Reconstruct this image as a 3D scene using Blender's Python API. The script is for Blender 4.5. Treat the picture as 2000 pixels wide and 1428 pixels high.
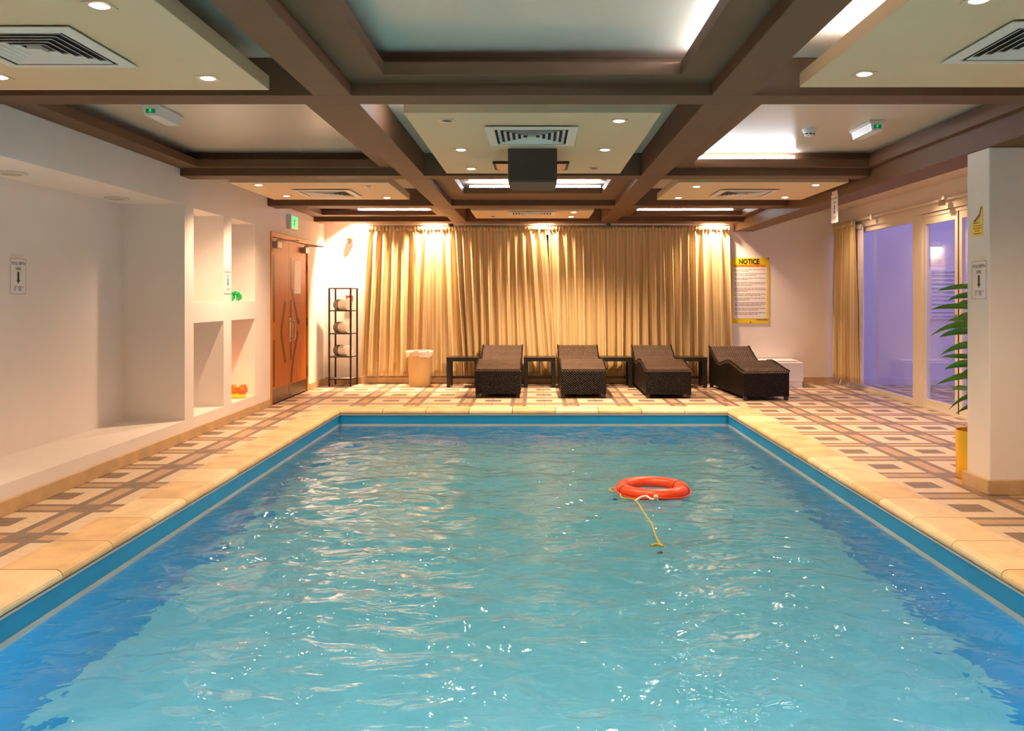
import bpy, bmesh, math, random
from mathutils import Vector, Matrix
random.seed(7)
R = math.radians

# ------------------------------------------------------------------ clear
for o in list(bpy.data.objects):
    bpy.data.objects.remove(o, do_unlink=True)
scene = bpy.context.scene
COL = scene.collection

# ------------------------------------------------------------------ camera
F, H = 1660.0, 1.33
cam_d = bpy.data.cameras.new('camera')
cam_d.sensor_fit = 'HORIZONTAL'
cam_d.sensor_width = 36.0
cam_d.lens = 36.0 * F / 2000.0
cam_d.shift_x = (1000 - 1045) / 2000.0
cam_d.shift_y = -(714 - 581) / 2000.0
cam_d.clip_start = 0.05
cam = bpy.data.objects.new('camera', cam_d)
cam.location = (0, 0, H)
cam.rotation_euler = (R(90), 0, 0)
COL.objects.link(cam)
scene.camera = cam

# ------------------------------------------------------------------ world (dusk sky) and exposure
world = bpy.data.worlds.new('dusk_sky')
scene.world = world
world.use_nodes = True
bg = world.node_tree.nodes['Background']
bg.inputs[0].default_value = (0.56, 0.46, 0.98, 1)
bg.inputs[1].default_value = 1.3
vs = scene.view_settings
vs.view_transform = 'Standard'
vs.look = 'None'
vs.gamma = 1.0
vs.use_curve_mapping = False
vs.exposure = 0.06

WARM = (1.0, 0.66, 0.42)
COOL = (0.80, 0.88, 1.0)
P_DOWN = 105.0
P_WALL = 330.0
TUBE = 55.0
P_POOL_FILL = 230.0

# ------------------------------------------------------------------ mesh helpers
class MB:
    def __init__(self):
        self.v = []; self.f = []; self.uv = None
    def add(self, vs, fs):
        n = len(self.v)
        self.v += [Vector(p) for p in vs]
        self.f += [tuple(i + n for i in f) for f in fs]
        return self
    def box(self, x0, x1, y0, y1, z0, z1):
        return self.add([(x0,y0,z0),(x1,y0,z0),(x1,y1,z0),(x0,y1,z0),(x0,y0,z1),(x1,y0,z1),(x1,y1,z1),(x0,y1,z1)],
                        [(0,3,2,1),(4,5,6,7),(0,1,5,4),(1,2,6,5),(2,3,7,6),(3,0,4,7)])
    def bbox(self, x0, x1, y0, y1, z0, z1, b=0.006):
        bm = bmesh.new()
        bmesh.ops.create_cube(bm, size=1)
        for v in bm.verts:
            v.co = Vector(((x0+x1)/2 + v.co.x*(x1-x0), (y0+y1)/2 + v.co.y*(y1-y0), (z0+z1)/2 + v.co.z*(z1-z0)))
        bmesh.ops.bevel(bm, geom=list(bm.edges), offset=b, segments=2, profile=0.5, affect='EDGES')
        bm.verts.index_update()
        self.add([v.co.copy() for v in bm.verts], [tuple(v.index for v in f.verts) for f in bm.faces])
        bm.free(); return self
    def quad(self, a, b, c, d):
        return self.add([a, b, c, d], [(0,1,2,3)])
    def prism(self, pts, d):
        n = len(pts); d = Vector(d)
        vs = [Vector(p) for p in pts]
        vs += [p + d for p in vs[:n]]
        fs = [tuple(range(n-1,-1,-1)), tuple(range(n, 2*n))]
        fs += [(i, (i+1)%n, n+(i+1)%n, n+i) for i in range(n)]
        return self.add(vs, fs)
    def cyl(self, a, b, r0, r1=None, n=12, caps=True):
        a = Vector(a); b = Vector(b); r1 = r0 if r1 is None else r1
        d = (b-a).normalized()
        u = d.orthogonal().normalized(); w = d.cross(u)
        vs = []
        for p, r in ((a, r0), (b, r1)):
            for i in range(n):
                t = 2*math.pi*i/n
                vs.append(p + u*math.cos(t)*r + w*math.sin(t)*r)
        fs = [(i, (i+1)%n, n+(i+1)%n, n+i) for i in range(n)]
        if caps: fs += [tuple(range(n-1,-1,-1)), tuple(range(n, 2*n))]
        return self.add(vs, fs)
    def lathe(self, prof, c=(0,0,0), n=24):
        c = Vector(c); vs = []; fs = []
        for r, z in prof:
            for i in range(n):
                t = 2*math.pi*i/n
                vs.append(c + Vector((r*math.cos(t), r*math.sin(t), z)))
        for k in range(len(prof)-1):
            for i in range(n):
                j = (i+1) % n
                fs.append((k*n+i, k*n+j, (k+1)*n+j, (k+1)*n+i))
        if prof[0][0] > 1e-4: fs.append(tuple(range(n-1,-1,-1)))
        if prof[-1][0] > 1e-4: fs.append(tuple((len(prof)-1)*n+i for i in range(n)))
        return self.add(vs, fs)
    def tube(self, pts, r, n=8):
        pts = [Vector(p) for p in pts]
        m = len(pts); vs = []; fs = []
        u = None
        for k, p in enumerate(pts):
            d = (pts[min(k+1, m-1)] - pts[max(k-1, 0)]).normalized()
            u = d.orthogonal().normalized() if u is None else (u - d*u.dot(d)).normalized()
            w = d.cross(u)
            for i in range(n):
                t = 2*math.pi*i/n
                vs.append(p + u*math.cos(t)*r + w*math.sin(t)*r)
        for k in range(m-1):
            for i in range(n):
                j = (i+1) % n
                fs.append((k*n+i, k*n+j, (k+1)*n+j, (k+1)*n+i))
        fs += [tuple(range(n-1,-1,-1)), tuple((m-1)*n+i for i in range(n))]
        return self.add(vs, fs)

WLOC = {}
def obj(name, mb, m, parent=None, origin=None, smooth=False):
    if parent is not None:
        off = WLOC[parent.name].copy()
        loc = Vector((0,0,0)); wl = off
    else:
        if origin is None:
            xs = [p.x for p in mb.v]; ys = [p.y for p in mb.v]; zs = [p.z for p in mb.v]
            origin = ((min(xs)+max(xs))/2, (min(ys)+max(ys))/2, min(zs))
        off = Vector(origin); loc = off; wl = off
    me = bpy.data.meshes.new(name)
    me.from_pydata([tuple(p - off) for p in mb.v], [], mb.f)
    if mb.uv is not None:
        l = me.uv_layers.new(name='UVMap')
        for i, lp in enumerate(me.loops):
            l.data[i].uv = mb.uv[lp.vertex_index]
    me.materials.append(m)
    if smooth:
        for p in me.polygons: p.use_smooth = True
        try: me.set_sharp_from_angle(angle=R(40))
        except Exception: pass
    me.update()
    o = bpy.data.objects.new(name, me)
    COL.objects.link(o)
    o.location = loc
    if parent is not None: o.parent = parent
    WLOC[o.name] = wl.copy()
    return o

def tag(o, label, cat=None, group=None, kind=None):
    o['label'] = label
    if cat: o['category'] = cat
    if group: o['group'] = group
    if kind: o['kind'] = kind
    return o

def thing(name, label, cat, loc=(0,0,0), group=None):
    o = bpy.data.objects.new(name, None)
    o.empty_display_size = 0.1
    COL.objects.link(o)
    o.location = loc
    WLOC[o.name] = Vector(loc)
    return tag(o, label, cat, group)

def dup(root, loc, label=None, rz=None):
    def cp(o, par):
        c = o.copy(); COL.objects.link(c)
        if par is not None:
            c.parent = par
        for ch in o.children: cp(ch, c)
        return c
    r = cp(root, None)
    r.location = loc
    if rz is not None: r.rotation_euler = (0, 0, rz)
    WLOC[r.name] = Vector(loc)
    if label: r['label'] = label
    return r

# ------------------------------------------------------------------ materials
def mat(name, col, rough=0.6, metal=0.0, var=0.0, vscale=8.0, bump=0.0, bscale=40.0, emit=None, estr=0.0, spec=0.5, alpha=None):
    m = bpy.data.materials.new(name)
    m.use_nodes = True
    nt = m.node_tree; N = nt.nodes; L = nt.links
    b = N['Principled BSDF']
    b.inputs['Base Color'].default_value = (*col, 1)
    b.inputs['Roughness'].default_value = rough
    b.inputs['Metallic'].default_value = metal
    b.inputs['Specular IOR Level'].default_value = spec
    tc = N.new('ShaderNodeTexCoord')
    if var > 0:
        n = N.new('ShaderNodeTexNoise'); n.inputs['Scale'].default_value = vscale; n.inputs['Detail'].default_value = 5
        L.new(tc.outputs['Object'], n.inputs['Vector'])
        r = N.new('ShaderNodeValToRGB')
        r.color_ramp.elements[0].position = 0.3; r.color_ramp.elements[1].position = 0.7
        r.color_ramp.elements[0].color = (*[max(0, c*(1-var)) for c in col], 1)
        r.color_ramp.elements[1].color = (*[min(1, c*(1+var)) for c in col], 1)
        L.new(n.outputs[0], r.inputs[0]); L.new(r.outputs[0], b.inputs['Base Color'])
    if bump > 0:
        n2 = N.new('ShaderNodeTexNoise'); n2.inputs['Scale'].default_value = bscale; n2.inputs['Detail'].default_value = 4
        L.new(tc.outputs['Object'], n2.inputs['Vector'])
        bp = N.new('ShaderNodeBump'); bp.inputs['Strength'].default_value = bump; bp.inputs['Distance'].default_value = 0.01
        L.new(n2.outputs[0], bp.inputs['Height']); L.new(bp.outputs[0], b.inputs['Normal'])
    if emit:
        b.inputs['Emission Color'].default_value = (*emit, 1)
        b.inputs['Emission Strength'].default_value = estr
    return m

def nmath(nt, op, a, b=None):
    n = nt.nodes.new('ShaderNodeMath'); n.operation = op
    for i, x in enumerate((a, b)):
        if x is None: continue
        if isinstance(x, (int, float)): n.inputs[i].default_value = x
        else: nt.links.new(x, n.inputs[i])
    return n.outputs[0]

def nmix(nt, fac, a, b):
    n = nt.nodes.new('ShaderNodeMix'); n.data_type = 'RGBA'
    for s, x in ((n.inputs[0], fac), (n.inputs[6], a), (n.inputs[7], b)):
        if isinstance(x, tuple): s.default_value = (*x, 1) if len(x) == 3 else x
        elif isinstance(x, (int, float)): s.default_value = x
        else: nt.links.new(x, s)
    return n.outputs[2]

PT = 0.657                                    # printed pattern repeat (2 x 2 tiles)
def tile_mat(name, x0, y0):
    m = bpy.data.materials.new(name); m.use_nodes = True
    nt = m.node_tree; N = nt.nodes; L = nt.links
    b = N['Principled BSDF']; b.inputs['Roughness'].default_value = 0.42
    g = N.new('ShaderNodeNewGeometry')
    sp = N.new('ShaderNodeSeparateXYZ'); L.new(g.outputs['Position'], sp.inputs[0])
    def cell(s, o):                           # distance from the nearest printed square centre, 0 .. PT/2
        t = nmath(nt, 'FRACT', nmath(nt, 'ADD', nmath(nt, 'DIVIDE', nmath(nt, 'SUBTRACT', s, o), PT), 100.5))
        return nmath(nt, 'MULTIPLY', nmath(nt, 'ABSOLUTE', nmath(nt, 'SUBTRACT', t, 0.5)), PT)
    u = cell(sp.outputs[0], x0); v = cell(sp.outputs[1], y0)
    hb = PT/2
    bu = nmath(nt, 'GREATER_THAN', u, hb-0.102); bv = nmath(nt, 'GREATER_THAN', v, hb-0.102)
    iu = nmath(nt, 'GREATER_THAN', u, hb-0.048); iv = nmath(nt, 'GREATER_THAN', v, hb-0.048)
    both = nmath(nt, 'MULTIPLY', bu, bv)
    anyb = nmath(nt, 'MAXIMUM', bu, bv)
    inner = nmath(nt, 'MULTIPLY', nmath(nt, 'MAXIMUM', iu, iv), nmath(nt, 'SUBTRACT', 1.0, both))
    sq = nmath(nt, 'MULTIPLY', nmath(nt, 'LESS_THAN', u, 0.104), nmath(nt, 'LESS_THAN', v, 0.098))
    n1 = N.new('ShaderNodeTexNoise'); n1.inputs['Scale'].default_value = 26; n1.inputs['Detail'].default_value = 6
    n2 = N.new('ShaderNodeTexNoise'); n2.inputs['Scale'].default_value = 130; n2.inputs['Detail'].default_value = 3
    L.new(g.outputs['Position'], n1.inputs['Vector']); L.new(g.outputs['Position'], n2.inputs['Vector'])
    cream = nmix(nt, n1.outputs[0], (0.76, 0.61, 0.44), (0.62, 0.48, 0.33))
    dark = nmix(nt, n2.outputs[0], (0.15, 0.11, 0.085), (0.30, 0.215, 0.155))
    org = nmix(nt, n1.outputs[0], (0.50, 0.29, 0.16), (0.50, 0.37, 0.24))
    c = nmix(nt, anyb, cream, dark)
    c = nmix(nt, inner, c, org)
    c = nmix(nt, sq, c, dark)
    L.new(c, b.inputs['Base Color'])
    bp = N.new('ShaderNodeBump'); bp.inputs['Strength'].default_value = 0.12; bp.inputs['Distance'].default_value = 0.004
    L.new(n2.outputs[0], bp.inputs['Height']); L.new(bp.outputs[0], b.inputs['Normal'])
    return m

def curtain_mat(name, c0, c1, n=60.0):
    m = bpy.data.materials.new(name); m.use_nodes = True
    nt = m.node_tree; N = nt.nodes; L = nt.links
    b = N['Principled BSDF']; b.inputs['Roughness'].default_value = 0.55
    b.inputs['Sheen Weight'].default_value = 0.25
    uv = N.new('ShaderNodeUVMap')
    sp = N.new('ShaderNodeSeparateXYZ'); L.new(uv.outputs[0], sp.inputs[0])
    s = nmath(nt, 'SINE', nmath(nt, 'MULTIPLY', sp.outputs[0], n*2*math.pi))
    s2 = nmath(nt, 'SINE', nmath(nt, 'MULTIPLY', sp.outputs[0], n*0.37*2*math.pi))
    t = nmath(nt, 'MULTIPLY_ADD', nmath(nt, 'ADD', s, s2), 0.5)
    t.node.inputs[2].default_value = 0.4
    t.node.use_clamp = True
    L.new(nmix(nt, t, c0, c1), b.inputs['Base Color'])
    w = N.new('ShaderNodeTexNoise'); w.inputs['Scale'].default_value = 300
    L.new(uv.outputs[0], w.inputs['Vector'])
    bp = N.new('ShaderNodeBump'); bp.inputs['Strength'].default_value = 0.1; bp.inputs['Distance'].default_value = 0.003
    L.new(w.outputs[0], bp.inputs['Height']); L.new(bp.outputs[0], b.inputs['Normal'])
    return m

def glass_mat(name, tint=(0.93, 0.95, 0.97), rough=0.0, ior=1.45):
    m = bpy.data.materials.new(name); m.use_nodes = True
    nt = m.node_tree; N = nt.nodes; L = nt.links
    N.remove(N['Principled BSDF'])
    out = N['Material Output']
    fr = N.new('ShaderNodeFresnel')
    ge = N.new('ShaderNodeNewGeometry')                 # a thin pane reflects alike from either face
    mr = N.new('ShaderNodeMapRange'); mr.inputs[3].default_value = ior; mr.inputs[4].default_value = 1.0/ior
    L.new(ge.outputs['Backfacing'], mr.inputs[0]); L.new(mr.outputs[0], fr.inputs[0])
    tr = N.new('ShaderNodeBsdfTransparent'); tr.inputs[0].default_value = (*tint, 1)
    gl = N.new('ShaderNodeBsdfGlossy'); gl.inputs['Roughness'].default_value = rough
    mx = N.new('ShaderNodeMixShader')
    L.new(fr.outputs[0], mx.inputs[0]); L.new(tr.outputs[0], mx.inputs[1]); L.new(gl.outputs[0], mx.inputs[2])
    L.new(mx.outputs[0], out.inputs[0])
    return m

def water_mat():
    m = bpy.data.materials.new('pool_water'); m.use_nodes = True
    nt = m.node_tree; N = nt.nodes; L = nt.links
    N.remove(N['Principled BSDF'])
    out = N['Material Output']
    tc = N.new('ShaderNodeTexCoord')
    mp = N.new('ShaderNodeMapping'); mp.inputs['Scale'].default_value = (1.0, 1.5, 1.0)
    L.new(tc.outputs['Object'], mp.inputs[0])
    n1 = N.new('ShaderNodeTexNoise'); n1.inputs['Scale'].default_value = 5.0; n1.inputs['Detail'].default_value = 2; n1.inputs['Distortion'].default_value = 0.7
    L.new(mp.outputs[0], n1.inputs['Vector'])
    bp = N.new('ShaderNodeBump'); bp.inputs['Strength'].default_value = 0.35; bp.inputs['Distance'].default_value = 0.05
    L.new(n1.outputs[0], bp.inputs['Height'])
    fr = N.new('ShaderNodeFresnel'); fr.inputs[0].default_value = 1.33
    L.new(bp.outputs[0], fr.inputs['Normal'])
    gl = N.new('ShaderNodeBsdfGlossy'); gl.inputs['Roughness'].default_value = 0.015
    L.new(bp.outputs[0], gl.inputs['Normal'])
    tr = N.new('ShaderNodeBsdfRefraction'); tr.inputs['Color'].default_value = (0.50, 0.89, 1.0, 1)
    tr.inputs['Roughness'].default_value = 0.05; tr.inputs['IOR'].default_value = 1.33
    L.new(bp.outputs[0], tr.inputs['Normal'])
    df = N.new('ShaderNodeBsdfDiffuse'); df.inputs[0].default_value = (0.13, 0.50, 0.66, 1)
    L.new(bp.outputs[0], df.inputs['Normal'])
    m1 = N.new('ShaderNodeMixShader'); m1.inputs[0].default_value = 0.13
    L.new(tr.outputs[0], m1.inputs[1]); L.new(df.outputs[0], m1.inputs[2])
    m2 = N.new('ShaderNodeMixShader')
    L.new(fr.outputs[0], m2.inputs[0]); L.new(m1.outputs[0], m2.inputs[1]); L.new(gl.outputs[0], m2.inputs[2])
    L.new(m2.outputs[0], out.inputs[0])
    return m

def rattan_mat(name='rattan', top=False):
    m = bpy.data.materials.new(name); m.use_nodes = True
    nt = m.node_tree; N = nt.nodes; L = nt.links
    b = N['Principled BSDF']; b.inputs['Roughness'].default_value = 0.42; b.inputs['Specular IOR Level'].default_value = 0.4 if top else 0.2
    tc = N.new('ShaderNodeTexCoord')
    sp = N.new('ShaderNodeSeparateXYZ'); L.new(tc.outputs['Object'], sp.inputs[0])
    def wv(s, k): return nmath(nt, 'SINE', nmath(nt, 'MULTIPLY', s, k))
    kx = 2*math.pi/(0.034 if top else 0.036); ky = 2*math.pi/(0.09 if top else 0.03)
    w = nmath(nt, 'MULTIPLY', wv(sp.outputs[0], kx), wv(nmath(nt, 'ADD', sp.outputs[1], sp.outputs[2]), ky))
    L.new(nmix(nt, nmath(nt, 'MULTIPLY_ADD', w, 0.5), *(((0.012, 0.007, 0.005), (0.15, 0.095, 0.065)) if top else ((0.003, 0.002, 0.0015), (0.014, 0.008, 0.006)))), b.inputs['Base Color'])  # top copy has highlights painted on its ribs, base copy stays near black
    bp = N.new('ShaderNodeBump'); bp.inputs['Strength'].default_value = 0.9; bp.inputs['Distance'].default_value = 0.012
    L.new(w, bp.inputs['Height']); L.new(bp.outputs[0], b.inputs['Normal'])
    return m

def wood_mat(name, c0, c1):
    m = bpy.data.materials.new(name); m.use_nodes = True
    nt = m.node_tree; N = nt.nodes; L = nt.links
    b = N['Principled BSDF']; b.inputs['Roughness'].default_value = 0.45; b.inputs['Specular IOR Level'].default_value = 0.3
    tc = N.new('ShaderNodeTexCoord')
    mp = N.new('ShaderNodeMapping'); mp.inputs['Scale'].default_value = (14, 14, 0.8)
    L.new(tc.outputs['Object'], mp.inputs[0])
    n = N.new('ShaderNodeTexNoise'); n.inputs['Scale'].default_value = 2.0; n.inputs['Detail'].default_value = 6
    L.new(mp.outputs[0], n.inputs['Vector'])
    L.new(nmix(nt, n.outputs[0], c0, c1), b.inputs['Base Color'])
    return m

M = {}
M['wall'] = mat('wall_paint', (0.84, 0.77, 0.71), 0.75, var=0.02, vscale=2, bump=0.05, bscale=120)
M['ceil'] = mat('ceiling_paint', (0.66, 0.55, 0.43), 0.28, var=0.02, vscale=2, bump=0.04, bscale=90)
M['panel'] = mat('panel_paint', (0.70, 0.50, 0.29), 0.55, var=0.02, vscale=3, bump=0.03, bscale=90)
M['beam'] = mat('brown_beam_paint', (0.120, 0.050, 0.018), 0.6, var=0.06, vscale=5, bump=0.04, bscale=70)
M['stone'] = mat('coping_limestone', (0.68, 0.47, 0.24), 0.45, var=0.20, vscale=5, bump=0.12, bscale=35)
M['stone2'] = mat('coping_limestone_pale', (0.78, 0.60, 0.36), 0.45, var=0.12, vscale=6, bump=0.12, bscale=35)
M['skirt'] = mat('marble_skirting', (0.55, 0.38, 0.20), 0.4, var=0.14, vscale=6)
M['grout'] = mat('grout', (0.20, 0.15, 0.11), 0.9)
M['liner'] = mat('blue_liner', (0.012, 0.245, 0.52), 0.4, spec=0.25, var=0.08, vscale=3)
M['basin'] = mat('pale_blue_basin', (0.66, 0.84, 0.84), 0.5, var=0.07, vscale=3)
M['strip'] = mat('waterline_strip', (0.36, 0.42, 0.46), 0.4, var=0.1, vscale=4)
M['water'] = water_mat()
M['tileA'] = tile_mat('printed_tile_west', -3.165, 5.033)
M['tileB'] = tile_mat('printed_tile_east', -3.165, 5.033 + PT/2 + 0.005)
M['curtain'] = curtain_mat('gold_curtain', (0.57, 0.39, 0.15), (0.80, 0.63, 0.35))
M['sheer'] = mat('sheer_lining', (0.75, 0.68, 0.72), 0.8)
M['door'] = wood_mat('varnished_door', (0.36, 0.092, 0.008), (0.52, 0.16, 0.018))
M['groove'] = mat('dark_groove', (0.12, 0.022, 0.006), 0.5)
M['frame_wood'] = wood_mat('door_frame_wood', (0.46, 0.17, 0.03), (0.60, 0.25, 0.05))
M['kick'] = mat('bronze_kickplate', (0.16, 0.10, 0.05), 0.35, metal=0.6)
M['steel'] = mat('brushed_steel', (0.55, 0.50, 0.45), 0.3, metal=1.0)
M['closer'] = mat('door_closer_grey', (0.38, 0.33, 0.32), 0.4, metal=0.4)
M['black'] = mat('black_lacquer', (0.010, 0.009, 0.009), 0.3)
M['blackmetal'] = mat('dark_brown_metal', (0.03, 0.018, 0.012), 0.4, metal=0.3)
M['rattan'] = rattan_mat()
M['rattanlit'] = rattan_mat('rattan_top_lit', True)
M['white'] = mat('white_plastic', (0.78, 0.76, 0.74), 0.4)
M['upvc'] = mat('white_frame', (0.74, 0.68, 0.58), 0.4)
M['ventw'] = mat('vent_enamel', (0.70, 0.64, 0.55), 0.45)
M['ventdark'] = mat('vent_void', (0.02, 0.012, 0.008), 0.9)
M['bezel'] = mat('downlight_bezel', (0.62, 0.52, 0.40), 0.35, metal=0.3)
M['off'] = mat('unlit_lamp', (0.10, 0.09, 0.08), 0.15)
M['lamp'] = mat('lit_lamp', (1, 1, 1), 0.5, emit=(1.0, 0.80, 0.55), estr=22)
M['tube'] = mat('fluorescent_tube', (1, 1, 1), 0.5, emit=COOL, estr=TUBE)
M['box'] = mat('dark_brown_box', (0.045, 0.026, 0.013), 0.6, bump=0.1, bscale=60)
M['copper'] = mat('copper_reflector', (0.80, 0.48, 0.27), 0.4, metal=0.5)
M['poolfill'] = mat('pool_fill_lens', (1, 1, 1), 0.4, emit=(0.9, 1.0, 0.98), estr=6)
M['glass'] = glass_mat('window_glass')
M['darkglass'] = mat('night_window_glass', (0.012, 0.012, 0.016), 0.08)
M['towel'] = mat('white_towel', (0.80, 0.74, 0.64), 0.95, bump=0.5, bscale=160)
M['towelstripe'] = mat('towel_stripe', (0.07, 0.05, 0.05), 0.95, bump=0.4, bscale=160)
M['shelfglass'] = mat('frosted_shelf', (0.62, 0.58, 0.52), 0.25)
M['bin'] = mat('cream_plastic_bin', (0.60, 0.42, 0.19), 0.35)
M['liner_bag'] = mat('bin_liner', (0.80, 0.70, 0.58), 0.3, bump=0.5, bscale=30)
M['red'] = mat('signal_red', (0.62, 0.03, 0.015), 0.35)
M['redglass'] = mat('red_dome', (0.75, 0.13, 0.03), 0.2)
M['yellow'] = mat('sign_yellow', (0.85, 0.62, 0.01), 0.45)
M['paper'] = mat('sign_white', (0.82, 0.78, 0.76), 0.5)
M['ink'] = mat('ink', (0.03, 0.02, 0.015), 0.6)
M['inkgrey'] = mat('grey_print', (0.28, 0.23, 0.22), 0.6)
M['inkred'] = mat('red_print', (0.80, 0.10, 0.01), 0.5)
M['clear'] = mat('sign_plastic', (0.78, 0.70, 0.60), 0.3)
M['exit'] = mat('exit_green', (0.05, 0.7, 0.3), 0.4, emit=(0.08, 1.0, 0.40), estr=0.55)
M['exitdark'] = mat('exit_green_dark', (0.0, 0.25, 0.08), 0.4, emit=(0.0, 0.45, 0.16), estr=0.12)
M['buoy'] = mat('orange_buoy', (0.68, 0.05, 0.006), 0.35, var=0.06, vscale=6)
M['rope_y'] = mat('yellow_rope', (0.45, 0.34, 0.04), 0.8, bump=0.5, bscale=200)
M['rope_w'] = mat('white_rope', (0.85, 0.68, 0.58), 0.8, bump=0.5, bscale=200)
M['gold'] = mat('gold_pot', (0.95, 0.60, 0.05), 0.34, metal=0.8)
M['soil'] = mat('soil', (0.02, 0.014, 0.01), 0.95, bump=0.6, bscale=40)
M['leaf'] = mat('dark_leaf', (0.07, 0.24, 0.03), 0.35, var=0.3, vscale=9)
M['stem'] = mat('plant_stem', (0.16, 0.12, 0.05), 0.8)
M['greenglass'] = mat('green_glass', (0.02, 0.40, 0.10), 0.1, var=0.6, vscale=30, emit=(0.02, 0.5, 0.1), estr=0.12)
M['orangeglass'] = mat('orange_glass', (0.85, 0.12, 0.02), 0.15, var=0.4, vscale=20, emit=(1.0, 0.10, 0.01), estr=0.5)
M['amberglass'] = mat('amber_glass', (0.9, 0.45, 0.03), 0.15, emit=(1.0, 0.40, 0.02), estr=0.5)
M['speaker'] = mat('speaker_grille', (0.55, 0.48, 0.38), 0.8, bump=0.5, bscale=300)
M['extwall'] = mat('terrace_wall_paint', (0.66, 0.62, 0.72), 0.8)
M['extlamp'] = mat('terrace_lamp_glow', (1, 1, 1), 0.5, emit=(1.0, 0.76, 0.45), estr=9)

# ------------------------------------------------------------------ room dimensions
XL, XR, YB, YN, ZC = -3.24, 4.68, 13.10, -1.50, 2.65
PX0, PX1, PY0, PY1, ZW = -2.31, 2.28, 0.7, 10.04, -0.19
CW = 0.31                                   # coping width
ZB = 2.44                                   # underside of beams

def struct(o, label, cat):
    return tag(o, label, cat, kind='structure')

# ------------------------------------------------------------------ floor, tiles
fl = MB()
ox0, ox1, oy0, oy1 = PX0-CW, PX1+CW, PY0-CW, PY1+CW
for (a, b, c, d) in ((XL-0.0, ox0, YN, YB), (ox1, XR, YN, YB), (ox0, ox1, oy1, YB), (ox0, ox1, YN, oy0)):
    fl.box(a, b, c, d, -0.12, -0.010)
floor = obj('floor', fl, M['grout'])
struct(floor, 'patterned ceramic tile deck around the pool', 'floor')
TL = PT/2
def proj(x, y, z):
    return 1045 + x*F/y, 581 + (H-z)*F/y
tiles = []
SPLIT = -3.165 + 8.5*PT
def gen(xa, xb, ya, yb, mkey, x0, y0):
    i0 = math.floor((xa-x0)/TL); i1 = math.ceil((xb-x0)/TL)
    j0 = math.floor((ya-y0)/TL); j1 = math.ceil((yb-y0)/TL)
    for i in range(i0, i1):
        for j in range(j0, j1):
            a, b = max(xa, x0+i*TL), min(xb, x0+(i+1)*TL)
            c, d = max(ya, y0+j*TL), min(yb, y0+(j+1)*TL)
            if b-a < 0.02 or d-c < 0.02: continue
            cx, cy = (a+b)/2, (c+d)/2
            vis = False; area = 0
            if cy > 3:
                px, py = proj(cx, cy, 0)
                if -30 < px < 2030 and py < 1460: vis = True; area = (b-a)*(d-c)/cy**3
            tiles.append((vis, area, a, b, c, d, mkey))
for (xa, xb, ya, yb) in ((XL, ox0, YN, oy1), (XL, SPLIT, oy1, YB), (ox0, ox1, YN, oy0)):
    gen(xa, xb, ya, yb, 'tileA', -3.165, 5.033)
for (xa, xb, ya, yb) in ((ox1, XR, YN, oy1), (SPLIT, XR, oy1, YB)):
    gen(xa, xb, ya, yb, 'tileB', -3.165, 5.033 + PT/2 + 0.005)
tiles.sort(key=lambda t: (not t[0], -t[1]))
g = 0.0014
mcache = {}
for k, (vis, area, a, b, c, d, mk) in enumerate(tiles[:300]):
    key = (round(b-a, 3), round(d-c, 3), mk)
    if key not in mcache:
        w, h2 = (b-a)/2-g, (d-c)/2-g
        mb = MB(); e = 0.0015
        mb.add([(-w,-h2,-0.010),(w,-h2,-0.010),(w,h2,-0.010),(-w,h2,-0.010),(-w,-h2,-e),(w,-h2,-e),(w,h2,-e),(-w,h2,-e),
                (-w+e,-h2+e,0),(w-e,-h2+e,0),(w-e,h2-e,0),(-w+e,h2-e,0)],
               [(0,1,5,4),(1,2,6,5),(2,3,7,6),(3,0,4,7),(4,5,9,8),(5,6,10,9),(6,7,11,10),(7,4,8,11),(8,9,10,11)])
        me = bpy.data.meshes.new('floor_tile'); me.from_pydata([tuple(p) for p in mb.v], [], mb.f)
        me.materials.append(M[mk]); mcache[key] = me
    o = bpy.data.objects.new('floor_tile', mcache[key]); COL.objects.link(o)
    o.parent = floor
    o.location = Vector(((a+b)/2, (c+d)/2, 0)) - floor.location
for mk in ('tileA', 'tileB'):
    mb = MB()
    for (vis, area, a, b, c, d, k2) in tiles[300:]:
        if k2 == mk: mb.box(a+g, b-g, c+g, d-g, -0.010, 0.0)
    o = obj('floor_tiles_remaining', mb, M[mk], floor); o['kind'] = 'stuff'

# ------------------------------------------------------------------ pool
ZP = -1.22
pb = MB()
pb.quad((PX0,PY0,ZP),(PX1,PY0,ZP),(PX1,PY1,ZP),(PX0,PY1,ZP))
basin = obj('pool_basin', pb, M['basin'], origin=(0, (PY0+PY1)/2, ZP))
struct(basin, 'rectangular indoor pool basin with blue liner walls', 'pool')
lw = MB()
T = 0.06
lw.box(PX0-T, PX0, PY0-T, PY1+T, ZP-0.05, -0.052); lw.box(PX1, PX1+T, PY0-T, PY1+T, ZP-0.05, -0.052)
lw.box(PX0, PX1, PY1, PY1+T, ZP-0.05, -0.052); lw.box(PX0, PX1, PY0-T, PY0, ZP-0.05, -0.052)
tag(obj('liner_wall', lw, M['liner'], basin), 'deep blue vinyl liner wall of the pool')
def ring(x0, x1, y0, y1, z0, z1, t):
    m = MB()
    m.box(x0, x0+t, y0, y1, z0, z1); m.box(x1-t, x1, y0, y1, z0, z1)
    m.box(x0+t, x1-t, y1-t, y1, z0, z1); m.box(x0+t, x1-t, y0, y0+t, z0, z1)
    return m
tag(obj('waterline_strip', ring(PX0, PX1, PY0, PY1, ZW-0.02, ZW+0.024, 0.006), M['strip'], basin), 'pale grey strip along the waterline')
tag(obj('liner_bead', ring(PX0-0.004, PX1+0.004, PY0-0.004, PY1+0.004, -0.062, -0.052, 0.012), M['strip'], basin), 'thin pale bead under the coping')
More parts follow.
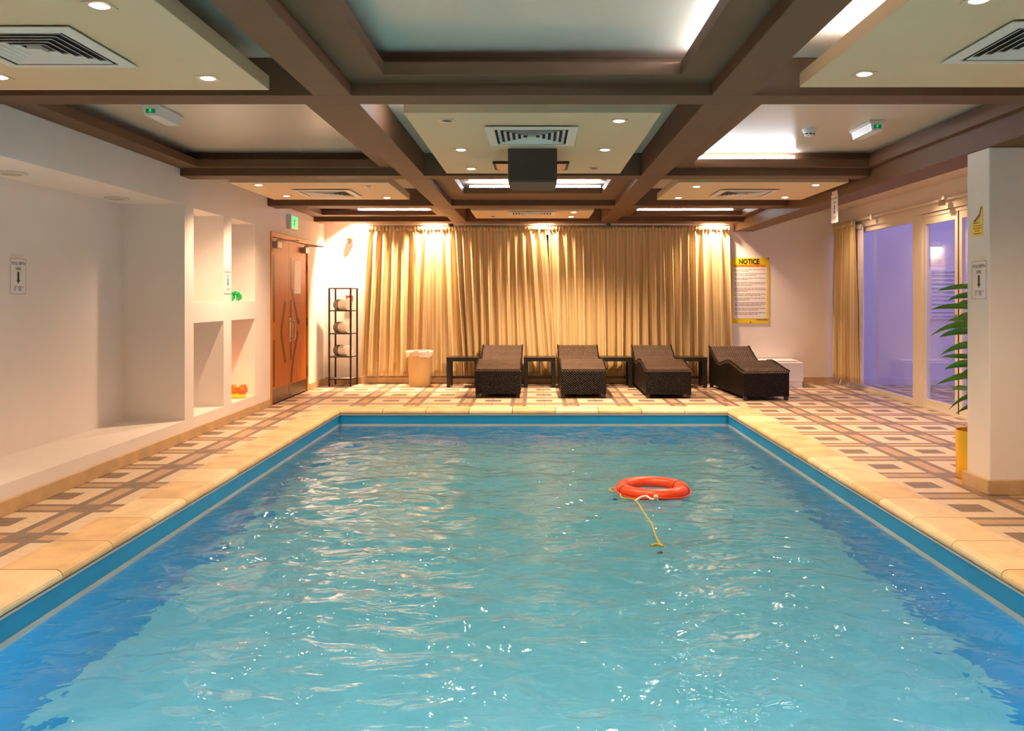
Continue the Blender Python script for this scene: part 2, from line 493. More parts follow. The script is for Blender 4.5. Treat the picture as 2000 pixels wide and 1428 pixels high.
# coping stones: bull-nosed slabs
def coping(p0, p1, inward, mk, miter0=False, miter1=False):
    p0 = Vector(p0); p1 = Vector(p1); inw = Vector(inward); al = (p1-p0).normalized()
    prof = [(-CW, -0.012), (-CW, 0.004), (-0.022, 0.004), (-0.006, -0.002), (0.006, -0.014), (0.010, -0.028), (0.006, -0.042), (-0.004, -0.052), (-CW, -0.052)]
    mb = MB(); n = len(prof); vs = []
    for p, mt, sgn in ((p0, miter0, 1), (p1, miter1, -1)):
        for s, z in prof:
            q = p + inw*s + Vector((0,0,z)) + al*(sgn*0.004)
            if mt: q += al*(sgn*s)
            vs.append(q)
    fs = [tuple(range(n)), tuple(range(2*n-1, n-1, -1))] + [(i, n+i, n+(i+1)%n, (i+1)%n) for i in range(n)]
    mb.add(vs, fs)
    return obj('coping_stone', mb, M[mk], basin)
def run(x0, y0, x1, y1, inward, n):
    for k in range(n):
        a, b = k/n, (k+1)/n
        coping((x0+(x1-x0)*a, y0+(y1-y0)*a, 0), (x0+(x1-x0)*b, y0+(y1-y0)*b, 0), inward,
               random.choice(['stone', 'stone', 'stone2']), k == 0, k == n-1)
run(PX0, PY0, PX0, PY1, (1,0,0), 19)
run(PX1, PY0, PX1, PY1, (-1,0,0), 19)
run(PX0, PY1, PX1, PY1, (0,-1,0), 9)
run(PX0, PY0, PX1, PY0, (0,1,0), 9)
for (x, lab) in ((-1.15, 'added underwater fill lamp on the near pool wall, left'), (1.15, 'added underwater fill lamp on the near pool wall, right')):  # fill lamps added out of view so the water glows from within
    t = thing('pool_fill_lamp', lab, 'pool lamp', (x, PY0, -0.75), 'added underwater fill lamps')
    obj('housing', MB().cyl((x, PY0, -0.66), (x, PY0+0.03, -0.66), 0.12, 0.115, 24), M['white'], t)
    obj('lens', MB().cyl((x, PY0+0.03, -0.66), (x, PY0+0.036, -0.66), 0.09, 0.088, 24), M['poolfill'], t)
    d = bpy.data.lights.new('pool_fill_beam', 'SPOT'); d.energy = P_POOL_FILL; d.color = (0.90, 1.0, 0.98)
    d.spot_size = R(165); d.spot_blend = 0.6; d.shadow_soft_size = 0.08
    o = bpy.data.objects.new('pool_fill_beam', d); COL.objects.link(o); o.parent = t
    o.location = (0, 0.13, 0.09); o.rotation_euler = (R(84), 0, 0)
# water surface with real waves
rw = random.Random(11)
waves = []
for k in range(46):
    lam = 0.155 * (7.0 ** rw.random())
    th = rw.gauss(math.pi/2, 0.75)
    amp = 0.00115 * (lam/0.3) ** 0.95
    waves.append((2*math.pi/lam*math.cos(th), 2*math.pi/lam*math.sin(th), rw.random()*6.28, amp))
import numpy as np
NX, NY = 190, 420
xs = np.linspace(PX0+0.002, PX1-0.002, NX); ys = np.linspace(PY0+0.002, PY1-0.002, NY)
gx, gy = np.meshgrid(xs, ys)
gz = np.zeros_like(gx)
wx = gx + 0.10*np.sin(gy*2.1+0.6) + 0.05*np.sin(gy*5.3+gx*3.0); wy = gy + 0.10*np.sin(gx*2.7+1.1) + 0.05*np.sin(gx*6.1-gy*2.0)
for kx, ky, ph, a in waves:
    s = np.sin(kx*wx + ky*wy + ph)
    gz += a * (s + 0.25*s*s)
env = 0.75 + 0.25*np.sin(gx*0.9+0.4)*np.cos(gy*0.55)
edge = np.minimum(np.minimum(gx-PX0, PX1-gx), np.minimum(gy-PY0, PY1-gy))
gz *= env * np.clip(0.10 + edge/0.35, 0, 1)
wv = MB()
me = bpy.data.meshes.new('pool_water')
verts = np.stack([gx-0.0, gy-(PY0+PY1)/2, gz], -1).reshape(-1, 3)
idx = np.arange(NX*NY).reshape(NY, NX)
faces = np.stack([idx[:-1,:-1], idx[:-1,1:], idx[1:,1:], idx[1:,:-1]], -1).reshape(-1, 4)
me.from_pydata(verts.tolist(), [], faces.tolist())
for p in me.polygons: p.use_smooth = True
me.materials.append(M['water'])
water = bpy.data.objects.new('pool_water', me); COL.objects.link(water)
water.location = (0, (PY0+PY1)/2, ZW)
tag(water, 'rippled turquoise water filling the indoor pool', 'water', kind='stuff')

# ------------------------------------------------------------------ walls
def niche_wall(name, holes, a0, a1, z0, z1, X, sgn):
    """wall in the plane x=X over y a0..a1, with recesses (y0,y1,z0,z1,depth) cut towards sgn*x"""
    mb = MB()
    ysx = sorted({a0, a1} | {h[0] for h in holes} | {h[1] for h in holes})
    zsx = sorted({z0, z1} | {h[2] for h in holes} | {h[3] for h in holes})
    for i in range(len(ysx)-1):
        for j in range(len(zsx)-1):
            ym, zm = (ysx[i]+ysx[i+1])/2, (zsx[j]+zsx[j+1])/2
            if any(h[0] < ym < h[1] and h[2] < zm < h[3] for h in holes): continue
            mb.quad((X,ysx[i],zsx[j]), (X,ysx[i+1],zsx[j]), (X,ysx[i+1],zsx[j+1]), (X,ysx[i],zsx[j+1]))
    for (p, q, r, s, d) in holes:
        if d is None: continue
        B = X + sgn*d
        mb.quad((B,p,r),(B,q,r),(B,q,s),(B,p,s))
        mb.quad((X,p,r),(B,p,r),(B,p,s),(X,p,s)); mb.quad((X,q,r),(B,q,r),(B,q,s),(X,q,s))
        mb.quad((X,p,r),(X,q,r),(B,q,r),(B,p,r)); mb.quad((X,p,s),(X,q,s),(B,q,s),(B,p,s))
    E = X + sgn*0.75                          # back and rim close the wall body
    mb.quad((E,a0,z0),(E,a1,z0),(E,a1,z1),(E,a0,z1))
    mb.quad((X,a0,z1),(X,a1,z1),(E,a1,z1),(E,a0,z1)); mb.quad((X,a0,z0),(X,a1,z0),(E,a1,z0),(E,a0,z0))
    mb.quad((X,a0,z0),(E,a0,z0),(E,a0,z1),(X,a0,z1)); mb.quad((X,a1,z0),(E,a1,z0),(E,a1,z1),(X,a1,z1))
    return obj(name, mb, M['wall'], origin=(X, (a0+a1)/2, z0))
DY0, DY1, DZ = 10.40, 12.12, 2.14
holes = [(3.3, 7.86, 0.19, 2.19, 0.57), (8.066, 8.844, 0.195, 1.087, 0.42), (8.066, 8.844, 1.288, 2.176, 0.42),
         (9.07, 9.834, 0.195, 1.087, 0.42), (9.07, 9.834, 1.288, 2.176, 0.42), (DY0, DY1, 0.0, DZ, 0.12)]
wl = niche_wall('wall_left', holes, YN, YB, 0.0, ZC, XL, -1)
struct(wl, 'white plaster wall with one wide recess and four square display niches', 'wall')
mb = MB().box(XL-0.75, XR+0.15, YN-0.15, YN, -0.1, ZC)
struct(obj('wall_near', mb, M['wall']), 'plain white wall behind the viewer', 'wall')
WX0, WX1, WZ0, WZ1 = -2.45, 2.85, 0.35, 2.30
mb = MB()
for (a, b, c, d) in ((XL-0.75, WX0, 0, ZC), (WX1, XR+0.15, 0, ZC), (WX0, WX1, 0, WZ0), (WX0, WX1, WZ1, ZC)):
    mb.box(a, b, YB, YB+0.18, c, d)
struct(obj('wall_back', mb, M['wall']), 'white plaster end wall behind the gold curtains', 'wall')
w1 = struct(obj('window_1', MB().box(WX0, WX1, YB+0.10, YB+0.112, WZ0, WZ1), M['darkglass']), 'dark night window hidden behind the gold curtains', 'window')
mb = MB()
for k in range(5):
    x = WX0 + (WX1-WX0)*k/4
    mb.box(max(WX0, x-0.03), min(WX1, x+0.03), YB+0.06, YB+0.10, WZ0, WZ1)
mb.box(WX0, WX1, YB+0.06, YB+0.10, WZ0, WZ0+0.06); mb.box(WX0, WX1, YB+0.06, YB+0.10, WZ1-0.06, WZ1)
obj('window_frame', mb, M['blackmetal'], w1)
# right wall: solid near part + glazed far part
GY0 = 7.75
mb = MB().box(XR, XR+0.15, YN, GY0, -0.1, ZC)
mb.box(XR, XR+0.15, GY0, YB, 2.33, ZC)
struct(obj('wall_right', mb, M['wall']), 'cream wall and header above the sliding glass doors', 'wall')
# column
CX0, CX1, CY0, CY1 = 3.065, 3.62, 5.735, 6.03
col = struct(obj('trim_1', MB().bbox(CX0, CX1, CY0, CY1, 0.0, 2.345, 0.008), M['wall']), 'square white pillar standing by the gold plant pot', 'pillar')
obj('pillar_skirting', MB().bbox(CX0-0.025, CX1+0.025, CY0-0.025, CY1+0.025, 0.0, 0.10, 0.006), M['skirt'], col)
# baseboards
mb = MB()
for (a, b) in ((YN, DY0-0.06), (DY1+0.06, YB)):
    mb.bbox(XL, XL+0.022, a, b, 0.0, 0.095, 0.004)
struct(obj('baseboard_left', mb, M['skirt']), 'tan marble skirting along the niche wall', 'baseboard')
n = 10
bb = obj('baseboard_back', MB().box(XL+0.022, XR-0.008, YB-0.010, YB, 0.0, 0.104), M['grout'])
for k in range(n):
    a = XL+0.022 + (XR-XL-0.03)*k/n; b = XL+0.022 + (XR-XL-0.03)*(k+1)/n
    obj('skirting_slab', MB().bbox(a+0.001, b-0.001, YB-0.022, YB-0.010, 0.0, 0.105, 0.003), M['skirt'], bb)
struct(bb, 'tan marble skirting below the gold curtains', 'baseboard')
struct(obj('baseboard_right', MB().bbox(XR-0.022, XR, YN, GY0, 0, 0.095, 0.004), M['skirt']), 'tan marble skirting on the wall behind the pillar', 'baseboard')

# ------------------------------------------------------------------ ceiling
ceil = struct(obj('ceiling', MB().box(XL-0.75, XR+0.15, YN-0.15, YB+0.18, ZC, ZC+0.12), M['ceil']), 'cream coffered ceiling divided by brown beams', 'ceiling')
def beam(x0, x1, y0, y1, z0=ZB, label='brown painted ceiling beam'):
    return tag(obj('ceiling_beam', MB().bbox(x0, x1, y0, y1, z0, ZC-0.001, 0.004), M['beam'], ceil), label)
LBX = (-1.22, -1.01); RBX = (0.97, 1.19); BRX = (3.06, 3.36)
CB = [(1.55, 1.77), (4.676, 4.888), (7.757, 7.99), (10.288, 10.626), (12.44, 12.79)]
for (a, b) in CB: beam(XL, BRX[0], a, b)
ends = [YN] + [y for cb in CB for y in cb]
for (xa, xb) in (LBX, RBX):
    for k in range(5):
        ya = YN if k == 0 else CB[k-1][1]
        beam(xa, xb, ya, CB[k][0])
beam(BRX[0], BRX[1], YN, YB, 2.345, 'deep brown beam resting on the white pillar')
ZL0, ZL1 = 2.507, 2.574
def ledges(x0, x1, y0, y1, l, r, nr, fr):
    ix0, ix1, iy0, iy1 = x0+l, x1-r, y0+nr, y1-fr
    for (a, b, c, d) in ((x0, ix0, y0, y1), (ix1, x1, y0, y1), (ix0, ix1, y0, iy0), (ix0, ix1, iy1, y1)):
        if b-a > 0.01 and d-c > 0.01:
            obj('cove_ledge', MB().box(a, b, c, d, ZL0, ZL1), M['beam'], ceil)
BX = {'L': (XL, LBX[0]), 'C': (LBX[1], RBX[0]), 'R': (RBX[1], BRX[0])}
BYs = [(YN, 1.55), (1.77, 4.676), (4.888, 7.757), (7.99, 10.288), (10.626, 12.44)]
ledges(*BX['C'], *BYs[1], 0.21, 0.20, 0.20, 0.19)
ledges(*BX['L'], *BYs[2], 0.20, 0.18, 0.15, 0.107)
ledges(*BX['R'], *BYs[2], 0.19, 0.055, 0.15, 0.107)
ledges(*BX['C'], *BYs[3], 0.205, 0.21, 0.15, 0.67)
ledges(*BX['L'], *BYs[4], 0.20, 0.18, 0.12, 0.30)
ledges(*BX['R'], *BYs[4], 0.18, 0.10, 0.12, 0.30)
ZPAN = 2.43
PAN = {'C0': (-0.79, 0.76, -0.6, 1.2), 'L1': (-2.94, -1.41, 2.70, 4.51), 'R1': (1.385, 2.92, 2.66, 4.45), 'C2': (-0.785, 0.755, 5.07, 7.545),
       'L3': (-2.94, -1.41, 8.15, 9.56), 'R3': (1.375, 3.0, 8.13, 9.58), 'C4': (-0.82, 0.75, 10.78, 11.83)}
for k, (a, b, c, d) in PAN.items():
    obj('ceiling_panel', MB().bbox(a, b, c, d, ZPAN, ZPAN+0.075, 0.003), M['panel'], ceil)
    for x in (a+0.25, b-0.25):
        for y in (c+0.25, d-0.25): obj('panel_hanger', MB().cyl((x, y, ZPAN+0.075), (x, y, ZC), 0.012, n=8), M['beam'], ceil)

# ------------------------------------------------------------------ cove fluorescent tubes
def cove_tube(x0, y0, x1, y1, z, label, first=[0]):
    a = Vector((x0, y0, z)); b = Vector((x1, y1, z)); d = (b-a).normalized()
    t = thing('fluorescent_tube', label, 'light tube', tuple((a+b)/2 - Vector((0,0,0.025))), 'cove lighting tubes')
    obj('glass_tube', MB().cyl(a, b, 0.013, n=10), M['tube'], t, smooth=True)
    s = d.cross(Vector((0,0,1)))*0.02
    mb = MB(); p = a - Vector((0,0,0.014)); q = b - Vector((0,0,0.014))
    mb.add([p-s, q-s, q+s, p+s, p-s-Vector((0,0,0.012)), q-s-Vector((0,0,0.012)), q+s-Vector((0,0,0.012)), p+s-Vector((0,0,0.012))],
           [(0,1,2,3),(7,6,5,4),(0,4,5,1),(1,5,6,2),(2,6,7,3),(3,7,4,0)])
    obj('batten', mb, M['white'], t)
ZT = ZL1 + 0.027
cove_tube(0.88, 2.0, 0.88, 3.35, ZT, 'cool white tube on the right ledge of the large central coffer, nearest')
cove_tube(0.88, 3.45, 0.88, 4.5, ZT, 'cool white tube on the right ledge of the large central coffer, farther')
cove_tube(1.50, 2.72, 1.50, 3.45, ZPAN+0.105, 'cool white tube on top of the right hanging panel, nearest')
cove_tube(1.50, 3.5, 1.50, 4.2, ZPAN+0.105, 'cool white tube on top of the right hanging panel, farther')
cove_tube(1.30, 7.70, 2.35, 7.70, ZT, 'cool white tube at the back of the coffer holding the smoke detector')
cove_tube(1.25, 6.6, 1.25, 7.6, ZT, 'cool white tube at the left of the coffer holding the smoke detector')
cove_tube(-0.75, 9.74, 0.75, 9.74, ZT, 'cool white tube in the coffer behind the hanging brown box')
cove_tube(-2.55, 12.26, -1.45, 12.26, ZT, 'cool white tube in the far coffer beside the door')
cove_tube(1.45, 12.26, 2.85, 12.26, ZT, 'cool white tube in the far coffer above the notice board side')
cove_tube(-0.71, 5.1, -0.71, 5.75, ZPAN+0.105, 'short cool white tube on top of the central hanging panel')

# ------------------------------------------------------------------ downlights
def spot(name, loc, parent, power, col, angle, blend, aim=None, radius=0.03):
    d = bpy.data.lights.new(name, 'SPOT')
    d.energy = power; d.color = col; d.spot_size = R(angle); d.spot_blend = blend; d.shadow_soft_size = radius
    o = bpy.data.objects.new(name, d); COL.objects.link(o)
    o.parent = parent
    o.location = Vector(loc) - WLOC[parent.name]
    if aim is not None:
        o.rotation_euler = (Vector(aim) - Vector(loc)).to_track_quat('-Z', 'Y').to_euler()
    return o
def downlight(x, y, z, label, lit=True, power=P_DOWN, angle=150, blend=0.9, aim=None):
    t = thing('downlight', label, 'downlight', (x, y, z-0.004), 'recessed downlights')
    s, r = 0.052, 0.036
    mb = MB(); n = 24; zz = z - 0.004
    outer = []
    for i in range(n):                       # square plate with a round opening
        a = 2*math.pi*(i+0.5)/n; c, sn = math.cos(a), math.sin(a)
        k = s/max(abs(c), abs(sn)); outer.append((x+c*k, y+sn*k))
    inner = [(x+r*math.cos(2*math.pi*(i+0.5)/n), y+r*math.sin(2*math.pi*(i+0.5)/n)) for i in range(n)]
    vs = [(a, b, zz) for a, b in outer] + [(a, b, zz) for a, b in inner] + [(a, b, z+0.0) for a, b in outer]
    fs = [(i, n+i, n+(i+1)%n, (i+1)%n) for i in range(n)] + [(i, (i+1)%n, 2*n+(i+1)%n, 2*n+i) for i in range(n)]
    mb.add(vs, fs)
    obj('bezel', mb, M['bezel'], t)
    mb = MB().lathe([(0.0, -0.008), (0.016, -0.007), (0.028, -0.004), (0.036, 0.0)], (x, y, z-0.002), 20)
    obj('lamp_lens', mb, M['lamp'] if lit else M['off'], t, smooth=True)
    if lit: spot('downlight_beam', (x, y, z-0.03), t, power, WARM, angle, blend, aim)
    return t
DL = [(-1.64, 3.2, 'lit', 'lit downlight near the front edge of the left hanging panel'), (-1.64, 4.26, 'lit', 'lit downlight at the far right corner of the left hanging panel'),
      (-2.67, 4.24, 'lit', 'lit downlight at the frame edge on the left hanging panel'), (-2.67, 3.2, 'lit', 'lit downlight left of the air vent, nearest the viewer, left panel'),
      (1.62, 4.18, 'lit', 'lit downlight at the far left corner of the right hanging panel'), (1.64, 3.14, 'lit', 'lit downlight near the top edge of the right hanging panel'),
      (2.66, 4.18, 'lit', 'lit downlight on the far right of the right hanging panel'), (2.66, 3.14, 'lit', 'lit downlight on the near right of the right hanging panel'),
      (0.523, 5.29, 'lit', 'lit downlight right of the central vent, brightest on the central panel'), (-0.55, 5.29, 'off', 'unlit dark downlight left of the central vent'),
      (-0.55, 6.32, 'lit', 'lit downlight left of the hanging brown box'), (0.52, 6.32, 'lit', 'lit downlight right of the hanging brown box'),
      (-0.545, 7.25, 'lit', 'lit downlight at the far left corner of the central panel'), (0.50, 7.22, 'off', 'unlit downlight at the far right corner of the central panel'),
      (-2.70, 8.30, 'lit', 'lit downlight above the display niches, left of the vent'), (-2.69, 9.20, 'lit', 'lit downlight nearest the wooden door on the left far panel'),
      (-1.65, 8.42, 'off', 'unlit downlight right of the vent on the left far panel'), (-1.63, 9.36, 'lit', 'lit downlight at the right back corner of the left far panel'),
      (2.74, 8.30, 'lit', 'lit downlight nearest the hanging depth sign'), (2.74, 9.32, 'lit', 'lit downlight at the far right corner of the right far panel'),
      (1.58, 9.36, 'lit', 'lit downlight at the far left corner of the right far panel'), (1.60, 8.42, 'lit', 'lit downlight left of the vent on the right far panel'),
      (0.50, 10.95, 'lit', 'lit downlight right of the small far vent, nearer one'), (0.49, 11.56, 'lit', 'lit downlight right of the small far vent, farther one'),
      (-0.57, 11.52, 'off', 'unlit downlight left of the small far vent'),
      (-0.5, 0.9, 'lit', 'added fill downlight on the unseen panel over the near pool end, left'), (0.5, 0.9, 'lit', 'added fill downlight on the unseen panel over the near pool end, right')]  # last two are added out of view to light the near pool
for (x, y, st, lab) in DL:
    k = 0.55 if y < 4.6 else (1.05 if x < -2.5 else (1.0 if y < 7.6 else (1.2 if y < 10 else 2.8)))
    downlight(x, y, ZPAN, lab, st == 'lit', P_DOWN*k, 150 if y < 4.6 else 136, 0.8)
for (x, y, lab) in ((4.25, 9.62, 'lit downlight above the sliding glass doors'), (4.05, 7.0, 'lit downlight in the ceiling behind the white pillar'), (4.25, 11.7, 'lit downlight above the corner curtain')):
    downlight(x, y, ZC, lab, True, P_DOWN*(0.55 if y < 11 else 0.3), 140, 0.8)
# wall washers in the slot behind the last beam
for x, lab, pw in ((-2.72, 'lit wall washer above the red alarm dome', 1.9), (-1.55, 'lit wall washer over the left curtain', 1.4), (0.12, 'lit wall washer over the curtain gap', 0.5), (2.74, 'lit wall washer over the notice board side of the curtain', 1.0)):
    downlight(x, 12.865, ZC-0.002, lab, True, P_WALL*pw, 110, 0.8, aim=(x, 12.93, 0))
for x, lab in ((-1.28, 'unlit dark spotlight head over the left curtain'), (1.10, 'unlit dark spotlight head over the right curtain')):
    t = thing('spotlight_head', lab, 'spotlight', (x, 12.86, 2.40), 'unlit curtain spotlights')
    obj('stem', MB().cyl((x, 12.86, 2.45), (x, 12.86, ZC), 0.012), M['blackmetal'], t)
    obj('head', MB().lathe([(0.0, 0.075), (0.035, 0.07), (0.05, 0.02), (0.05, 0.0), (0.0, 0.012)], (x, 12.86, 2.40), 18), M['off'], t, smooth=True)

# ------------------------------------------------------------------ air vents
def vent(x0, x1, y0, y1, label, zp=ZPAN):
    cx, cy = (x0+x1)/2, (y0+y1)/2
    t = thing('air_vent', label, 'air vent', (cx, cy, zp-0.012), 'square ceiling air vents')
    hx, hy = (x1-x0)/2, (y1-y0)/2
    def fr(sx, sy, tx, ty, za, zb):          # sloped square ring from (sx,sy) at za to (tx,ty) at zb, with thickness
        m = MB()
        o = [(-1,-1),(1,-1),(1,1),(-1,1)]
        vs = [(cx+a*sx, cy+b*sy, za) for a, b in o] + [(cx+a*tx, cy+b*ty, zb) for a, b in o] + \
             [(cx+a*sx, cy+b*sy, za+0.004) for a, b in o] + [(cx+a*tx, cy+b*ty, zb+0.004) for a, b in o]
        fs = []
        for i in range(4):
            j = (i+1) % 4
            fs += [(i, j, 4+j, 4+i), (8+i, 12+i, 12+j, 8+j), (i, 8+i, 8+j, j), (4+i, 4+j, 12+j, 12+i)]
        return m.add(vs, fs)
    obj('backing', MB().box(cx-hx+0.03, cx+hx-0.03, cy-hy+0.03, cy+hy-0.03, zp-0.0025, zp-0.0005), M['ventdark'], t)
    obj('frame', fr(hx, hy, hx*0.80, hy*0.80, zp-0.012, zp-0.016), M['ventw'], t)
    for k in range(5):
        a = 0.74 - k*0.125
        obj('louver', fr(hx*a, hy*a, hx*(a-0.055), hy*(a-0.055), zp-0.0155, zp-0.007), M['ventw'], t)
    obj('core', MB().box(cx-hx*0.10, cx+hx*0.10, cy-hy*0.10, cy+hy*0.10, zp-0.020, zp-0.004), M['ventw'], t)
vent(-2.48, -1.88, 3.426, 4.026, 'large square air vent on the left hanging panel')
vent(1.89, 2.49, 3.36, 3.96, 'large square air vent on the right hanging panel')
vent(-0.323, 0.277, 5.43, 6.10, 'square air vent in front of the hanging brown box')
vent(-2.48, -1.88, 8.63, 9.25, 'square air vent on the panel near the wooden door')
vent(1.89, 2.49, 8.63, 9.25, 'square air vent on the panel near the hanging depth sign')
vent(-0.35, 0.27, 10.85, 11.30, 'small far air vent above the curtain gap')

# hanging brown box and luminaire behind it
t = thing('hanging_box', 'dark brown box hanging under the central ceiling panel', 'box', (-0.02, 6.54, 2.19))
obj('body', MB().bbox(-0.20, 0.163, 6.27, 6.81, 2.19, ZPAN, 0.006), M['box'], t)
obj('bottom_plate', MB().bbox(-0.185, 0.148, 6.285, 6.795, 2.183, 2.195, 0.003), M['box'], t)
t = thing('square_luminaire', 'recessed square ceiling light with copper reflectors behind the brown box', 'ceiling light', (-0.033, 7.08, ZPAN-0.02))
fm = MB()
fm.box(-0.343, 0.277, 6.86, 6.885, ZPAN-0.02, ZPAN-0.001); fm.box(-0.343, 0.277, 7.275, 7.30, ZPAN-0.006, ZPAN-0.001)
fm.box(-0.343, -0.325, 6.885, 7.275, ZPAN-0.006, ZPAN-0.001); fm.box(0.259, 0.277, 6.885, 7.275, ZPAN-0.006, ZPAN-0.001)
obj('frame', fm, M['box'], t)
for s, x0, x1 in ((1, -0.325, -0.18), (-1, 0.114, 0.259)):
    mb = MB(); xa, xb = (x0, x1) if s == 1 else (x1, x0)
    mb.add([(xa, 6.885, ZPAN-0.002), ((xa+xb)/2, 6.885, ZPAN-0.022), (xb, 6.885, ZPAN-0.002), (xa, 7.275, ZPAN-0.002), ((xa+xb)/2, 7.275, ZPAN-0.022), (xb, 7.275, ZPAN-0.002)],
           [(0,1,4,3), (1,2,5,4), (0,2,1), (3,4,5), (0,3,5,2)])
    obj('reflector', mb, M['copper'], t)
obj('louver_plate', MB().box(-0.17, 0.104, 6.885, 7.275, ZPAN-0.004, ZPAN-0.001), M['ventw'], t)

# ------------------------------------------------------------------ text
def text_mb(s, size, o, right, up, nrm, align='CENTER', mb=None, bold=0.0, sx=1.0):
    cu = bpy.data.curves.new('t', 'FONT'); cu.body = s; cu.size = size; cu.align_x = align; cu.align_y = 'CENTER'
    cu.offset = bold; cu.resolution_u = 2
    ob = bpy.data.objects.new('t', cu); COL.objects.link(ob)
    dg = bpy.context.evaluated_depsgraph_get()
    me = bpy.data.meshes.new_from_object(ob.evaluated_get(dg))
    o = Vector(o); right = Vector(right); up = Vector(up); nrm = Vector(nrm)
    mb = mb or MB()
    mb.add([o + right*v.co.x*sx + up*v.co.y + nrm*0.0006 for v in me.vertices], [tuple(p.vertices) for p in me.polygons])
    bpy.data.objects.remove(ob, do_unlink=True); bpy.data.curves.remove(cu); bpy.data.meshes.remove(me)
    return mb

def depth_sign(c, right, nrm, label, w=0.19, h=0.262, big='3', small='05'):
    c = Vector(c); right = Vector(right); nrm = Vector(nrm); up = Vector((0,0,1))
    t = thing('depth_sign', label, 'sign', tuple(c - up*h/2), 'pool depth signs')
    def rect(u0, u1, v0, v1, d0, d1):
        m = MB()
        return m.prism([c + right*u + up*v + nrm*d0 for u, v in ((u0,v0),(u1,v0),(u1,v1),(u0,v1))], nrm*(d1-d0))
    obj('hanger_strip', rect(-w*0.42, w*0.42, h/2, h/2+0.035, 0.0005, 0.002), M['clear'], t)
    obj('plate', rect(-w/2, w/2, -h/2, h/2, 0.0005, 0.004), M['paper'], t)
    b = 0.003; e = MB()
    for (a, bb, cc, d) in ((-w/2, w/2, h/2-b, h/2), (-w/2, w/2, -h/2, -h/2+b), (-w/2, -w/2+b, -h/2, h/2), (w/2-b, w/2, -h/2, h/2)):
        pts = [c + right*u + up*v + nrm*0.0041 for u, v in ((a,cc),(bb,cc),(bb,d),(a,d))]
        e.prism(pts, nrm*0.0006)
    obj('border', e, M['inkgrey'], t)
    q = c + nrm*0.0041
    def word(*a, **k): obj('lettering', text_mb(*a, **k), M['ink'], t)
    word('POOL DEPTH', 0.030, q + up*h*0.36, right, up, nrm, bold=0.0006, sx=0.9)
    word('HERE', 0.030, q + up*h*0.21, right, up, nrm, bold=0.0006, sx=0.9)
    word(big, 0.048, q - up*h*0.345 - right*0.040, right, up, nrm, bold=0.0006, sx=0.8)
    word('FT', 0.020, q - up*h*0.30 - right*0.018, right, up, nrm, bold=0.0004, sx=0.8)
    word(small, 0.048, q - up*h*0.345 + right*0.018, right, up, nrm, bold=0.0006, sx=0.8)
    word('IN', 0.020, q - up*h*0.30 + right*0.052, right, up, nrm, bold=0.0004, sx=0.8)
    a = MB(); s = 0.012
    pts = [(-s, 0.13*h), (-s, -0.10*h), (-s*2, -0.10*h), (0, -0.205*h), (s*2, -0.10*h), (s, -0.10*h), (s, 0.13*h)]
    a.prism([q + right*u + up*v for u, v in pts], nrm*0.0008)
    obj('arrow', a, M['ink'], t)
depth_sign((-3.81, 6.26, 1.485), (0,1,0), (1,0,0), 'pool depth sign on the back of the wide wall recess')
depth_sign((XL, 8.955, 1.50), (0,1,0), (1,0,0), 'pool depth sign between the two columns of niches', w=0.19)
depth_sign((CX0, 5.862, 1.45), (0,-1,0), (-1,0,0), 'pool depth sign on the white pillar', big='3', small='05')
depth_sign((BRX[0]-0.002, 8.67, 2.235), (0,-1,0), (-1,0,0), 'pool depth sign hanging from the deep brown beam', h=0.29)
# torn yellow sign on the pillar
t = thing('yellow_sign', 'yellow pennant-shaped warning sign on the white pillar above the depth sign', 'sign', (CX0, 5.87, 1.73))
def cp(px, py, d):                            # point on the pillar's pool-side face
    y = CX0*F/(px-1045); return Vector((CX0-d, y, H + (581-py)*y/F))
pts = [(1898.5, 434), (1902.5, 432), (1913, 419), (1917, 402), (1920, 405), (1920, 459), (1899.3, 463)]
obj('plate', MB().prism([cp(a, b, 0.0005) for a, b in pts], (-0.003, 0, 0)), M['yellow'], t)
e = MB()
for (a, b, c2, d2) in ((1902.5, 432, 1913, 419), (1913, 419, 1917, 402)):
    e.prism([cp(a, b, 0.0036), cp(c2, d2, 0.0036), cp(c2+1.6, d2+4, 0.0036), cp(a+1.8, b+4, 0.0036)], (-0.0006, 0, 0))
for i, (a, b) in enumerate(((1902, 1914), (1902, 1918), (1901.5, 1918), (1905, 1914), (1902, 1917))):
    y = 434.5 + i*5
    e.prism([cp(a, y+1.8, 0.0036), cp(b, y, 0.0036), cp(b, y+1.5, 0.0036), cp(a, y+3.3, 0.0036)], (-0.0006, 0, 0))
obj('lettering', e, M['groove'], t)

# notice board on the back wall
nx0, nx1, nz0, nz1, ny = 3.03, 3.605, 0.93, 1.94, YB
t = thing('notice_board', 'yellow edged NOTICE board with pool rules beside the right curtain', 'sign', ((nx0+nx1)/2, ny-0.008, nz0))
obj('board', MB().bbox(nx0, nx1, ny-0.008, ny-0.001, nz0, nz1, 0.002), M['yellow'], t)
obj('sheet', MB().box(nx0+0.02, nx1-0.035, ny-0.0095, ny-0.008, nz0+0.075, nz1-0.145), M['paper'], t)
m = text_mb('NOTICE', 0.108, (nx0+0.265, ny-0.0095, nz1-0.062), (1,0,0), (0,0,1), (0,-1,0), bold=0.004, sx=0.80)
obj('heading', m, M['ink'], t)
m = text_mb('BY MANAGEMENT', 0.026, (nx1-0.10, ny-0.0095, nz0+0.055), (1,0,0), (0,0,1), (0,-1,0), bold=0.0008, sx=0.85)
obj('signature_line', m, M['ink'], t)
m = text_mb('REGULATIONS FOR USE OF PUBLIC POOLS', 0.042, (nx0+0.275, ny-0.0095, nz1-0.124), (1,0,0), (0,0,1), (0,-1,0), bold=0.0022, sx=0.60)
obj('red_heading', m, M['inkred'], t)
